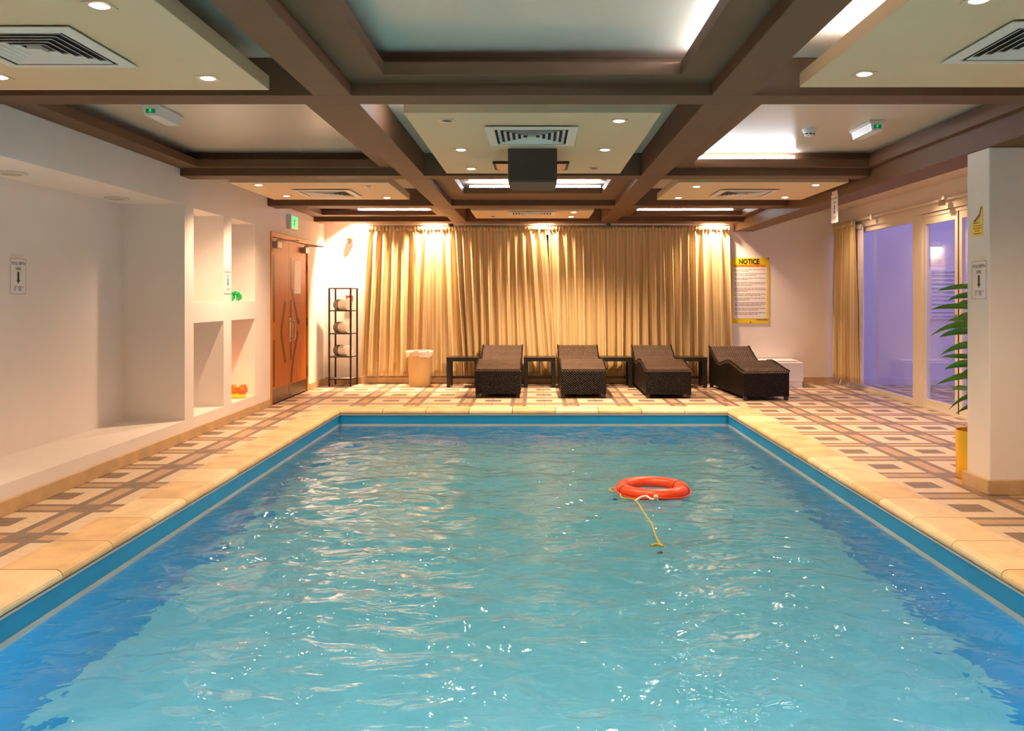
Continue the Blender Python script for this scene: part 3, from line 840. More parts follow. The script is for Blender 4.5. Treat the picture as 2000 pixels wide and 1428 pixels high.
rr = random.Random(4); m = MB(); z = nz1 - 0.175
for nl in (2, 2, 2, 3, 3, 2, 2, 3, 2, 2):    # paragraphs too small to read: word-sized marks
    for k in range(nl):
        x = nx0 + 0.045; end = nx1 - 0.05 if k < nl-1 else nx0 + rr.uniform(0.18, 0.46)
        while x < end - 0.015:
            w = min(rr.uniform(0.018, 0.06), end-x)
            m.quad((x, ny-0.0100, z-0.0095), (x+w, ny-0.0100, z-0.0095), (x+w, ny-0.0100, z), (x, ny-0.0100, z))
            x += w + 0.008
        z -= 0.0225
    z -= 0.0215
obj('small_print', m, M['inkgrey'], t)['kind'] = 'stuff'
for (x, z) in ((nx1-0.012, nz1-0.012), ((nx0+nx1)/2, nz0+0.018)):
    obj('screw', MB().cyl((x, ny-0.008, z), (x, ny-0.014, z), 0.009, n=10), M['ink'], t)

# ------------------------------------------------------------------ exit lights, detector, alarm, call point, speakers
t = thing('exit_sign', 'lit green exit sign box above the wooden door', 'exit sign', (XL+0.03, 11.25, 2.22))
obj('housing', MB().bbox(XL, XL+0.055, 11.09, 11.42, 2.225, 2.415, 0.004), M['white'], t)
obj('face', MB().box(XL+0.055, XL+0.058, 11.105, 11.405, 2.24, 2.40), M['exit'], t)
def running_man(o, right, up, nrm, s):
    o = Vector(o); right = Vector(right); up = Vector(up); nrm = Vector(nrm); m = MB()
    def bar(a, b, w):
        a = Vector(a); b = Vector(b); d = (b-a).normalized(); p = Vector((-d.y, d.x))*w/2
        m.prism([o + right*(q.x*s) + up*(q.y*s) for q in (a-p, b-p, b+p, a+p)], nrm*0.0015)
    bar((0.02,0.34),(0.10,0.42),0.10); bar((0,0.28),(-0.06,0.0),0.13); bar((-0.06,0.0),(0.12,-0.16),0.09); bar((0.12,-0.16),(0.06,-0.38),0.08)
    bar((-0.06,0.0),(-0.18,-0.2),0.09); bar((-0.18,-0.2),(-0.36,-0.24),0.08); bar((0.0,0.26),(0.22,0.10),0.07); bar((0.0,0.26),(-0.24,0.12),0.07)
    return m
m = running_man((XL+0.0582, 11.25, 2.32), (0,1,0), (0,0,1), (1,0,0), 0.15)
obj('running_figure', m, M['exitdark'], t)
def emergency(x0, x1, y0, y1, label):
    t = thing('emergency_light', label, 'emergency light', ((x0+x1)/2, (y0+y1)/2, 2.575), 'ceiling emergency exit lights')
    mb = MB(); i = 0.012
    mb.add([(x0,y0,ZC-0.02),(x1,y0,ZC-0.02),(x1,y1,ZC-0.02),(x0,y1,ZC-0.02),(x0+i,y0+i*0.4,2.575),(x1-i,y0+i*0.4,2.575),(x1-i,y1-i*0.4,2.575),(x0+i,y1-i*0.4,2.575)],
           [(0,1,5,4),(1,2,6,5),(2,3,7,6),(3,0,4,7),(4,5,6,7),(3,2,1,0)])
    obj('diffuser', mb, M['white'], t)
    obj('base', MB().bbox(x0-0.012, x1+0.012, y0-0.012, y1+0.012, ZC-0.02, ZC-0.001, 0.003), M['ventw'], t)
    obj('green_face', MB().box(x0+0.025, x1-0.022, y0-0.001, y0+0.006, 2.590, 2.618), M['exitdark'], t)
    obj('running_figure', running_man(((x0+x1)/2, y0-0.0012, 2.606), (1,0,0), (0,0,1), (0,-1,0), 0.032), M['exit'], t)
emergency(-2.68, -2.57, 5.80, 6.17, 'white emergency exit light on the left coffer ceiling')
emergency(2.50, 2.60, 6.33, 6.72, 'white emergency exit light beside the smoke detector')
t = thing('smoke_detector', 'round white smoke detector in the brightly lit right coffer', 'smoke detector', (2.147, 6.66, 2.59))
obj('base', MB().lathe([(0.055, 0.045), (0.055, 0.06)], (2.147, 6.66, 2.589), 20), M['white'], t, smooth=True)
obj('chamber', MB().lathe([(0.0, 0.0), (0.022, 0.0), (0.036, 0.010), (0.040, 0.022), (0.048, 0.045)], (2.147, 6.66, 2.589), 20), M['white'], t, smooth=True)
m = MB()
for k in range(8):
    a = 2*math.pi*k/8; c, s = math.cos(a), math.sin(a); u = Vector((-s, c, 0))*0.010
    p = Vector((2.147+c*0.0405, 6.66+s*0.0405, 2.604))
    m.prism([p-u, p+u, p+u+Vector((0,0,0.008)), p-u+Vector((0,0,0.008))], Vector((c, s, 0))*0.002)
obj('slots', m, M['ventdark'], t)
t = thing('alarm_beacon', 'orange red alarm dome high on the wall left of the curtains', 'alarm', (-2.84, YB-0.03, 2.16))
m = MB()
for k in range(1): m.cyl((-2.84, YB, 2.20), (-2.84, YB-0.045, 2.20), 0.055, 0.048, 20)
obj('base', m, M['white'], t, smooth=True)
prof = [(0.0, 0.062), (0.022, 0.058), (0.038, 0.045), (0.045, 0.02), (0.045, 0.0)]
mb = MB().lathe(prof, (0,0,0), 18)
for i, v in enumerate(mb.v): mb.v[i] = Vector((-2.84 + v.x, YB-0.045 - v.z, 2.235 + v.y))
obj('dome', mb, M['redglass'], t, smooth=True)
t = thing('fire_call_point', 'red and white fire call point on the wall behind the towel rack', 'call point', (-2.855, YB-0.02, 1.25))
obj('box', MB().bbox(-2.905, -2.805, YB-0.04, YB, 1.26, 1.36, 0.004), M['red'], t)
obj('glass_panel', MB().box(-2.885, -2.825, YB-0.042, YB-0.040, 1.285, 1.325), M['paper'], t)
obj('label_strip', MB().box(-2.905, -2.805, YB-0.006, YB, 1.225, 1.25), M['red'], t)
for (y, lab) in ((6.05*0.966, 'round flat ceiling speaker in the wall recess, nearest the viewer'), (7.58*0.966, 'round flat ceiling speaker in the wall recess, nearest the niches')):
    t = thing('ceiling_speaker', lab, 'speaker', (-3.60, y, 2.175), 'recess ceiling speakers')
    obj('rim', MB().lathe([(0.085, 0.0), (0.10, 0.004), (0.10, 0.015)], (-3.60, y, 2.175), 28), M['ventw'], t, smooth=True)
    obj('grille_or_shadow', MB().lathe([(0.0, -0.003), (0.06, -0.001), (0.085, 0.003)], (-3.60, y, 2.175), 28), M['speaker'], t, smooth=True)

# ------------------------------------------------------------------ door (left wall)
dx = XL - 0.004
door = struct(obj('door_1', MB().bbox(XL-0.12, XL+0.012, DY0, DY0+0.055, 0, DZ, 0.004).bbox(XL-0.12, XL+0.012, DY1-0.055, DY1, 0, DZ, 0.004).bbox(XL-0.12, XL+0.012, DY0+0.055, DY1-0.055, DZ-0.06, DZ, 0.004), M['frame_wood'], origin=(XL, (DY0+DY1)/2, 0)), 'double wooden door with dark carved grooves in an orange frame', 'door')
LS = 11.20
leafs = [(DY0+0.058, LS-0.002), (LS+0.002, DY1-0.058)]
for i, (a, b) in enumerate(leafs):
    lf = obj('door_leaf', MB().bbox(dx-0.045, dx, a, b, 0.012, DZ-0.064, 0.003), M['door'], door)
    obj('kick_plate', MB().box(dx, dx+0.002, a+0.01, b-0.01, 0.02, 0.18), M['kick'], lf)
    def gr(pts, w=0.07):
        m = MB()
        for (p, q) in zip(pts[:-1], pts[1:]):
            p = Vector((0, *p)); q = Vector((0, *q)); d = (q-p).normalized(); n2 = Vector((0, -d.z, d.y))*w/2
            m.prism([Vector((dx+0.0003,0,0))+v for v in (p-n2, q-n2, q+n2, p+n2)], (0.0012, 0, 0))
        obj('groove', m, M['groove'], lf)
    W = b - a
    if i == 0:
        gr([(a+0.10, 1.86), (a+0.10, 1.02)]); gr([(a+0.10, 0.80), (a+0.10, 0.22)])
        gr([(b-0.16, 1.28), (b-0.33, 0.92), (b-0.33, 0.85), (b-0.16, 0.48)])
        obj('push_plate', MB().box(dx, dx+0.003, a+0.03, a+0.20, 0.80, 1.0), M['door'], lf)
    else:
        gr([(a+0.09, 1.86), (a+0.09, 1.48), (a+0.42, 1.0), (a+0.50, 0.99)])
        gr([(a+0.09, 1.30), (a+0.09, 0.50)])
        gr([(a+0.42, 0.86), (a+0.22, 0.55), (a+0.13, 0.35), (a+0.10, 0.20)])
        obj('handle', MB().tube([(dx, a+0.05, 1.02), (dx+0.05, a+0.05, 1.02), (dx+0.065, a+0.05, 1.0), (dx+0.065, a+0.05, 0.80), (dx+0.05, a+0.05, 0.78), (dx, a+0.05, 0.78)], 0.011), M['steel'], lf, smooth=True)
        obj('handle_plate', MB().box(dx, dx+0.003, a+0.015, a+0.085, 0.74, 1.06), M['steel'], lf)
        obj('paper_notice', MB().box(dx+0.0005, dx+0.002, a+0.24, a+0.56, 1.38, 1.83), M['paper'], lf)
        for z in (0.28, 0.98, 1.74):
            obj('hinge', MB().cyl((dx+0.008, b+0.004, z-0.06), (dx+0.008, b+0.004, z+0.06), 0.011, n=10), M['kick'], lf, smooth=True)
for i, (a, b) in enumerate(leafs):
    y = a + 0.10 if i == 0 else b - 0.22
    t = thing('door_closer', ['door closer on the near wooden door leaf', 'door closer on the far wooden door leaf'][i], 'door closer', (dx+0.03, y, 1.95), 'door closers')
    obj('body', MB().bbox(dx, dx+0.07, y-0.07, y+0.11, 1.945, 2.025, 0.006), M['closer'], t)
    e = (dx+0.24, y+0.24, 2.05); 
    m = MB().tube([(dx+0.035, y, 2.025), (dx+0.035, y, 2.045), e], 0.008)
    m.tube([e, (XL+0.015, y+0.58 if i == 0 else y+0.05, 2.075)], 0.008)
    obj('arm', m, M['closer'], t, smooth=True)

# ------------------------------------------------------------------ niche ornaments
def ornament(name, label, cx, cy, z, parts, sc=1.2):
    t = thing(name, label, 'ornament', (cx, cy, z))
    for nm, mk, pts in parts:
        m = MB()
        for (ox, oy, oz, sx, sy, sz, rz) in pts:
            bm = bmesh.new(); bmesh.ops.create_icosphere(bm, subdivisions=2, radius=1)
            rn = random.Random(int((ox+oy+oz)*1000))
            for v in bm.verts: v.co *= rn.uniform(0.82, 1.18)
            ox, oy, oz, sx, sy, sz = [q*sc for q in (ox, oy, oz, sx, sy, sz)]
            mt = Matrix.Translation((cx+ox, cy+oy, z+oz)) @ Matrix.Rotation(rz, 4, 'Z') @ Matrix.Diagonal((sx, sy, sz, 1))
            bm.transform(mt); bm.verts.index_update()
            m.add([v.co.copy() for v in bm.verts], [tuple(v.index for v in f.verts) for f in bm.faces]); bm.free()
        obj(nm, m, M[mk], t)
    return t
ornament('glass_ornament', 'small green glass ornament in the upper niche near the door', -3.355, 9.52, 1.288,
         [('glass_lobe', 'greenglass', [(-0.03, 0, 0.035, 0.024, 0.04, 0.034, 0.2)]), ('glass_lobe', 'greenglass', [(0.025, 0.02, 0.035, 0.022, 0.04, 0.034, -0.3)]), ('glass_lobe', 'greenglass', [(0.0, 0.0, 0.075, 0.042, 0.03, 0.02, 0.1)])])
ornament('glass_lantern', 'glowing orange and amber glass lantern in the lower niche near the door', -3.355, 9.60, 0.195,
         [('amber_base', 'amberglass', [(0, 0, 0.025, 0.085, 0.07, 0.028, 0.0)]), ('orange_shade', 'orangeglass', [(-0.03, 0.0, 0.085, 0.06, 0.06, 0.05, 0.4), (0.045, 0.0, 0.08, 0.05, 0.055, 0.055, -0.3)])], 1.15)
d = bpy.data.lights.new('lantern_glow', 'POINT'); d.energy = 1.6; d.color = (1.0, 0.30, 0.10); d.shadow_soft_size = 0.03
o = bpy.data.objects.new('lantern_glow', d); COL.objects.link(o)
o.parent = bpy.data.objects['glass_lantern']; o.location = (0.02, 0.0, 0.20)

# ------------------------------------------------------------------ curtains
def curtain(name, label, p0, p1, zt, zb, folds, amp, seed, mk='curtain', lean=None, group=None, n_u=None):
    """pleated drape from p0 to p1 (xy); lean(u, s) shifts the cloth along the rail by height"""
    rn = random.Random(seed)
    p0 = Vector((*p0, 0)); p1 = Vector((*p1, 0)); d = (p1-p0); Lw = d.length; d.normalize()
    nrm = Vector((d.y, -d.x, 0))
    nu = n_u or int(folds*12); nv = 26
    ph = [rn.uniform(0, 6.28) for _ in range(6)]
    am = [rn.uniform(0.45, 1.25) for _ in range(int(folds)+3)]
    mb = MB(); uv = []
    for j in range(nv+1):
        s = j/nv; z = zt + (zb-zt)*s
        for i in range(nu+1):
            u = i/nu
            uu = u + 0.012*math.sin(7*u+ph[0]) + 0.006*math.sin(19*u+ph[1]+1.5*s)
            a = uu*folds*2*math.pi
            k = am[int(max(0, min(folds+1, uu*folds)))]
            grow = 0.45 + 0.55*min(1, s*2.2)
            w = math.sin(a + 0.5*math.sin(2.2*s+ph[2]+u*9)) + 0.35*math.sin(2*a+ph[3]+s*0.8)
            head = max(0, 1-s/0.05)
            w2 = math.sin(a*2.6+ph[4])
            off = amp*(k*w*grow*(1-head) + 0.45*w2*head)
            sh = lean(u, s) if lean else 0
            p = p0 + d*(u*Lw + sh + 0.25*amp*math.cos(a)*(1-head)*k) + nrm*off
            mb.v.append(Vector((p.x, p.y, z + (0.008*math.sin(a)) * (s > 0.99)))); uv.append((u*Lw*0.9, s))
    for j in range(nv):
        for i in range(nu):
            q = j*(nu+1)+i
            mb.f.append((q, q+1, q+nu+2, q+nu+1))
    mb.uv = uv
    t = thing(name, label, 'curtain', tuple((p0+p1)/2 + Vector((0,0,zb))), group)
    o = obj('drape', mb, M[mk], t, smooth=False)
    for p in o.data.polygons: p.use_smooth = True
    sm = o.modifiers.new('thickness', 'SOLIDIFY'); sm.thickness = 0.004; sm.offset = 0
    # gathered heading tape
    hb = MB(); n = int(folds*8)
    uvh = []
    for j in (0, 1, 2):
        for i in range(n+1):
            u = i/n; q = p0 + d*(u*Lw + (lean(u, 0) if lean else 0)) + nrm*(amp*0.5*math.sin(u*folds*2*math.pi*2.6+ph[4]) + 0.012 + 0.008*(j == 1))
            hb.v.append(Vector((q.x, q.y, zt + 0.012 - j*0.035 + 0.004*math.sin(i*1.7)))); uvh.append((u*Lw*0.9, j*0.1))
    for j in (0, 1):
        for i in range(n):
            q = j*(n+1)+i; hb.f.append((q, q+1, q+n+2, q+n+1))
    hb.uv = uvh
    h = obj('heading_tape', hb, M[mk], t)
    for p in h.data.polygons: p.use_smooth = True
    sm = h.modifiers.new('thickness', 'SOLIDIFY'); sm.thickness = 0.005; sm.offset = 0
    return t
CY = 13.02
curtain('curtain', 'gold striped curtain at the left, behind the waste bin', (-2.58, CY+0.012), (-1.19, CY+0.02), 2.41, 0.125, 10, 0.050, 1,
        lean=lambda u, s: -0.10*s*(1-u) + 0.15*u**5*s, group='end wall curtains')
curtain('curtain', 'gold striped curtain left of the central gap, behind the first lounger', (-1.235, CY-0.022), (0.15, CY-0.022), 2.41, 0.125, 11, 0.046, 2,
        lean=lambda u, s: 0.20*s*u**2 + 0.15*s*(1-u)**5, group='end wall curtains')
curtain('curtain', 'gold striped curtain right of the central gap, reaching the notice board', (0.20, CY+0.018), (2.97, CY), 2.41, 0.125, 21, 0.050, 3,
        lean=lambda u, s: 0.07*s*(1-u)**5 + 0.05*s*u, group='end wall curtains')
t = thing('curtain_rail', 'white rail carrying the gold end wall curtains', 'curtain rail', (0.2, CY, 2.42))
obj('rail', MB().box(-2.62, 3.0, CY-0.012, CY+0.012, 2.438, 2.465), M['white'], t)
for x in (-2.5, -1.0, 0.2, 1.5, 2.85): obj('bracket', MB().box(x-0.012, x+0.012, CY+0.012, YB, 2.443, 2.46), M['white'], t)
curtain('curtain', 'gold curtain gathered in the corner beside the glass doors', (XR-0.10, 13.02), (XR-0.12, 12.16), 2.42, 0.11, 9, 0.05, 5,
        lean=lambda u, s: -0.12*s*(1-u)*0 + 0.06*s*u)
curtain('sheer_curtain', 'white sheer lining beside the corner curtain at the glass', (XR-0.045, 12.55), (XR-0.045, 12.02), 2.36, 0.10, 9, 0.018, 6, mk='sheer')
t = thing('curtain_track', 'cream curtain track with bracket above the sliding glass doors', 'curtain rail', (XR-0.04, 10.4, 2.40))
obj('track', MB().box(XR-0.065, XR-0.03, 7.9, 12.9, 2.425, 2.45), M['upvc'], t)
for y in (9.55, 11.6): obj('bracket', MB().box(XR-0.10, XR, y-0.03, y+0.03, 2.395, 2.47), M['upvc'], t)
obj('end_clamp', MB().bbox(XR-0.125, XR-0.09, 9.50, 9.60, 2.36, 2.43, 0.005), M['steel'], t)

# ------------------------------------------------------------------ glazed wall
def frame_rect(y0, y1, z0, z1, t0, xa, xb, tz=None):
    m = MB(); tz = tz or t0
    m.box(xa, xb, y0, y0+t0, z0, z1); m.box(xa, xb, y1-t0, y1, z0, z1)
    m.box(xa, xb, y0+t0, y1-t0, z0, z0+tz); m.box(xa, xb, y0+t0, y1-t0, z1-tz, z1)
    return m
w2 = struct(obj('window_2', frame_rect(10.50, YB, 0.0, 2.335, 0.055, XR+0.01, XR+0.07, 0.07), M['upvc'], origin=(XR+0.04, 11.8, 0)), 'tall fixed window pane beside the corner curtain', 'window')
obj('pane', MB().box(XR+0.035, XR+0.043, 10.555, YB-0.055, 0.07, 2.265), M['glass'], w2)
obj('post', MB().bbox(XR-0.01, XR+0.10, 10.27, 10.50, 0, 2.335, 0.004), M['upvc'], w2)
d2 = struct(obj('door_2', frame_rect(9.43, 10.27, 0.03, 2.29, 0.062, XR+0.01, XR+0.05, 0.085), M['upvc'], origin=(XR+0.03, 9.85, 0)), 'white framed sliding glass door leaf left of the plant', 'door')
obj('pane', MB().box(XR+0.026, XR+0.034, 9.492, 10.208, 0.115, 2.205), M['glass'], d2)
obj('door_handle', MB().bbox(XR-0.02, XR+0.01, 9.445, 9.475, 0.98, 1.14, 0.006), M['steel'], d2)
d3 = struct(obj('door_3', frame_rect(8.56, 9.40, 0.03, 2.29, 0.062, XR+0.01, XR+0.05, 0.085), M['upvc'], origin=(XR+0.03, 9.0, 0)), 'white framed sliding glass door leaf behind the plant', 'door')
obj('pane', MB().box(XR+0.026, XR+0.034, 8.622, 9.338, 0.115, 2.205), M['glass'], d3)
d4 = struct(obj('door_4', frame_rect(GY0, 8.55, 0.03, 2.29, 0.062, XR+0.06, XR+0.10, 0.085), M['upvc'], origin=(XR+0.08, 8.1, 0)), 'white framed sliding glass door leaf hidden behind the pillar', 'door')
obj('pane', MB().box(XR+0.076, XR+0.084, GY0+0.062, 8.488, 0.115, 2.205), M['glass'], d4)
m = MB().box(XR, XR+0.13, GY0, 10.27, 2.29, 2.335)
m.box(XR, XR+0.13, GY0, YB, -0.02, 0.03)
t2_ = obj('trim_2', m, M['upvc'])
obj('brush_seal', MB().box(XR+0.012, XR+0.045, 9.40, 9.43, 0.03, 2.29), M['black'], t2_)
struct(t2_, 'cream sill and head track of the sliding glass doors', 'trim')
m = MB().box(XR-0.02, XR, GY0, YB, 2.335, 2.42)
struct(obj('trim_3', m, M['upvc']), 'cream header board above the glass doors', 'trim')

# terrace outside
struct(obj('terrace_floor', MB().box(XR+0.15, 10.5, 4.0, 12.95, -0.12, -0.01), M['tileA']), 'tiled terrace floor beyond the glass doors', 'terrace')
tw = struct(obj('terrace_wall', MB().box(XR+0.15, 10.5, 12.95, 13.15, -0.1, 3.2), M['extwall']), 'pale terrace wall seen through the glass doors', 'wall')
obj('skirting', MB().bbox(XR+0.15, 10.5, 12.93, 12.95, -0.01, 0.10, 0.004), M['extwall'], tw)
t = thing('wall_lamp', 'lit half round wall lamp seen through the glass door', 'wall lamp', (6.02, 12.9, 1.98))
prof = []
m = MB(); n = 14; vs = []
for z in (2.0, 2.09):
    for i in range(n+1):
        a = math.pi*i/n; vs.append((6.02-0.16*math.cos(a), 12.95-0.14*math.sin(a), z))
fs = [(i, i+1, n+2+i, n+1+i) for i in range(n)] + [tuple(range(n, -1, -1))]
obj('glowing_shade', MB().add(vs, fs), M['extlamp'], t, smooth=True)
m = MB(); vs = []
for z in (2.09, 2.17):
    for i in range(n+1):
        a = math.pi*i/n; vs.append((6.02-0.165*math.cos(a), 12.95-0.145*math.sin(a), z))
obj('cap', MB().add(vs, [(i, i+1, n+2+i, n+1+i) for i in range(n)] + [tuple(range(n+1, 2*n+2)), tuple(range(n, -1, -1))]), M['white'], t, smooth=True)
sh = thing('louvred_shutter', 'pale louvred shutter on the terrace wall behind the glass', 'shutter', (6.4, 12.93, 1.0))
obj('shutter_frame', MB().box(6.0, 6.03, 12.92, 12.95, 1.0, 1.75).box(6.97, 7.0, 12.92, 12.95, 1.0, 1.75).box(6.03, 6.97, 12.92, 12.95, 1.0, 1.03).box(6.03, 6.97, 12.92, 12.95, 1.72, 1.75), M['extwall'], sh)
for k in range(11):
    z = 1.045 + k*0.062
    obj('slat', MB().add([(6.03,12.948,z+0.045),(6.97,12.948,z+0.045),(6.97,12.925,z),(6.03,12.925,z),(6.03,12.948,z+0.051),(6.97,12.948,z+0.051),(6.97,12.925,z+0.006),(6.03,12.925,z+0.006)],
        [(0,1,2,3),(7,6,5,4),(0,4,5,1),(1,5,6,2),(2,6,7,3),(3,7,4,0)]), M['extwall'], sh)

# ------------------------------------------------------------------ loungers (foot end at local y = 0, head towards +y)
LWD, LLN = 0.605, 1.70
def prof_z(v):                                # v 0..1 from foot to head
    pts = [(0, 0.385), (0.10, 0.40), (0.25, 0.445), (0.38, 0.472), (0.48, 0.462), (0.58, 0.425), (0.66, 0.402), (0.73, 0.412), (0.80, 0.452), (0.90, 0.535), (0.985, 0.607), (1.0, 0.607)]
    for (a, za), (b, zb) in zip(pts[:-1], pts[1:]):
        if v <= b:
            k = (v-a)/(b-a); k = k*k*(3-2*k)*0.5 + k*0.5
            return za + (zb-za)*k
    return pts[-1][1]
def make_lounger(label):
    t = thing('sun_lounger', label, 'sun lounger', (0,0,0), 'rattan sun loungers')
    hw = LWD/2; n = 44
    top = [(LLN*i/n, prof_z(i/n)) for i in range(n+1)]
    m = MB()
    ins = 0.006
    for x in (-hw+ins, hw-ins):
        k = len(m.v)
        m.v += [Vector((x, y, z-0.03)) for y, z in top] + [Vector((x, y, 0.055)) for y, z in top]
        for i in range(n): m.f.append((k+i, k+i+1, k+n+2+i, k+n+1+i))
    k = 2*(n+1)
    m.f.append((0, k, k+n+1, n+1)); m.f.append((n, k+n, k+2*n+1, 2*n+1))
    m.f.append((n+1, 2*n+1, k+2*n+1, k+n+1))
    obj('woven_base', m, M['rattan'], t)
    s = MB()
    for i in range(n):
        pass
    vs = []; w = hw
    for y, z in top: vs += [(-w, y, z), (w, y, z), (w, y, z-0.035), (-w, y, z-0.035)]
    fs = []
    for i in range(n):
        a = 4*i; b = a+4
        fs += [(a, a+1, b+1, b), (a+1, a+2, b+2, b+1), (a+2, a+3, b+3, b+2), (a+3, a, b, b+3)]
    fs += [(0,3,2,1), (4*n, 4*n+1, 4*n+2, 4*n+3)]
    s.add(vs, fs)
    o = obj('woven_top', s, M['rattanlit'], t)
    tb = MB()
    for x in (-hw+0.005, hw-0.005): obj('edge_piping', MB().tube([(x, y, z+0.002) for y, z in top], 0.011, 6), M['rattan'], t, smooth=True)
    for x in (-hw+0.035, hw-0.035):
        for y in (0.035, LLN-0.035):
            obj('leg', MB().bbox(x-0.022, x+0.022, y-0.022, y+0.022, 0.0, 0.06, 0.003), M['black'], t)
    return t
lo = make_lounger('dark rattan sun lounger nearest the waste bin')
lo.location = (-0.49, 11.22, 0)
dup(lo, (0.643, 11.20, 0), 'dark rattan sun lounger second from the waste bin')
dup(lo, (1.755, 11.16, 0), 'dark rattan sun lounger third from the waste bin')
dup(lo, (2.975, 10.92, 0), 'dark rattan sun lounger angled in front of the white wall unit', R(3.4))

# ------------------------------------------------------------------ side tables
def make_table(label, wd=0.47, dp=0.40, ht=0.445):
    t = thing('side_table', label, 'side table', (0,0,0), 'black side tables')
    obj('apron', MB().bbox(-wd/2, wd/2, -dp/2, dp/2, ht-0.058, ht-0.012, 0.003), M['black'], t)
    obj('table_top', MB().bbox(-wd/2-0.004, wd/2+0.004, -dp/2-0.004, dp/2+0.004, ht-0.012, ht, 0.002), M['black'], t)
    for sx in (-1, 1):
        for sy in (-1, 1):
            x, y = sx*(wd/2-0.03), sy*(dp/2-0.03)
            obj('leg', MB().bbox(x-0.028, x+0.028, y-0.028, y+0.028, 0, ht-0.058, 0.003), M['black'], t)
    obj('stretcher', MB().bbox(-wd/2+0.03, wd/2-0.03, dp/2-0.045, dp/2-0.02, 0.10, 0.14, 0.003), M['black'], t)
    return t
tb = make_table('black side table beside the waste bin')
tb.location = (-1.07, 12.72, 0)
dup(tb, (0.068, 12.72, 0), 'black side table between the first and second loungers')
dup(tb, (1.20, 12.72, 0), 'black side table between the second and third loungers')
dup(tb, (2.305, 12.72, 0), 'black side table between the third and fourth loungers')

# ------------------------------------------------------------------ white wall unit
t = thing('wall_unit', 'low white boxed heater unit behind the angled lounger', 'heater', (3.6, 12.8, 0))
obj('body', MB().bbox(3.22, 3.97, 12.57, YB-0.024, 0.085, 0.365, 0.006), M['white'], t)
obj('top_lid', MB().bbox(3.21, 3.94, 12.70, YB-0.024, 0.372, 0.388, 0.004), M['white'], t)
obj('grille_or_shadow', MB().box(3.24, 3.90, 12.74, 13.02, 0.366, 0.371), M['skirt'], t)  # brown strip stands in for the curtain's shadow line under the lid
obj('plinth', MB().box(3.22, 3.955, 12.58, YB-0.024, 0.0, 0.085), M['white'], t)

# ------------------------------------------------------------------ waste bin
bc = (-1.73, 12.74, 0)
t = thing('waste_bin', 'cream plastic waste bin with a bag folded over its rim', 'waste bin', bc)
obj('bucket', MB().lathe([(0.0, 0.0), (0.148, 0.0), (0.155, 0.01), (0.190, 0.50), (0.200, 0.512), (0.200, 0.522), (0.186, 0.522), (0.150, 0.02), (0.0, 0.015)], bc, 36), M['bin'], t, smooth=True)
mb = MB(); prof = [(0.178, 0.40), (0.190, 0.525), (0.199, 0.532), (0.206, 0.524), (0.203, 0.49), (0.197, 0.452)]
nn = 48
for k, (r, z) in enumerate(prof):
    for i in range(nn):
        a = 2*math.pi*i/nn; j = 0.006*math.sin(a*7+k)+0.004*math.sin(a*17)
        mb.v.append(Vector(bc)+Vector(((r+j*(k>1))*math.cos(a), (r+j*(k>1))*math.sin(a), z+(0.018*math.sin(a*3+1)+0.008*math.sin(a*11))*(k==5))))
for k in range(len(prof)-1):
    for i in range(nn): mb.f.append((k*nn+i, k*nn+(i+1)%nn, (k+1)*nn+(i+1)%nn, (k+1)*nn+i))
obj('bag_liner', mb, M['liner_bag'], t, smooth=True)
pts = []
for i in range(9):
    a = -1.35 + 0.75*i/8; pts.append((bc[0]+0.197*math.cos(a), bc[1]+0.197*math.sin(a), 0.455-0.035*math.sin(math.pi*i/8)))
obj('handle', MB().tube(pts, 0.006), M['bin'], t, smooth=True)

# ------------------------------------------------------------------ towel rack
t = thing('towel_rack', 'tall dark metal rack with glass shelves beside the curtains', 'rack', (-2.9, 12.84, 0))
fx0, fx1, bx0, bx1, fy, by = -3.075, -2.755, -3.045, -2.715, 12.70, 12.97
for (x, y) in ((fx0, fy), (fx1, fy), (bx0, by), (bx1, by)):
    obj('leg', MB().bbox(x-0.012, x+0.012, y-0.012, y+0.012, 0.0, 1.47, 0.002), M['blackmetal'], t)
for z in (0.105, 0.44, 0.787, 1.13, 1.465):
    m = MB()
    for (a, b) in (((fx0, fy), (fx1, fy)), ((fx1, fy), (bx1, by)), ((bx1, by), (bx0, by)), ((bx0, by), (fx0, fy))):
        m.cyl((*a, z), (*b, z), 0.009, n=8)
    sh = obj('shelf_frame', m, M['blackmetal'], t)
    obj('shelf', MB().prism([(fx0+0.01, fy+0.01, z+0.002), (fx1-0.01, fy+0.01, z+0.002), (bx1-0.01, by-0.01, z+0.002), (bx0+0.01, by-0.01, z+0.002)], (0, 0, 0.008)), M['shelfglass'], sh)
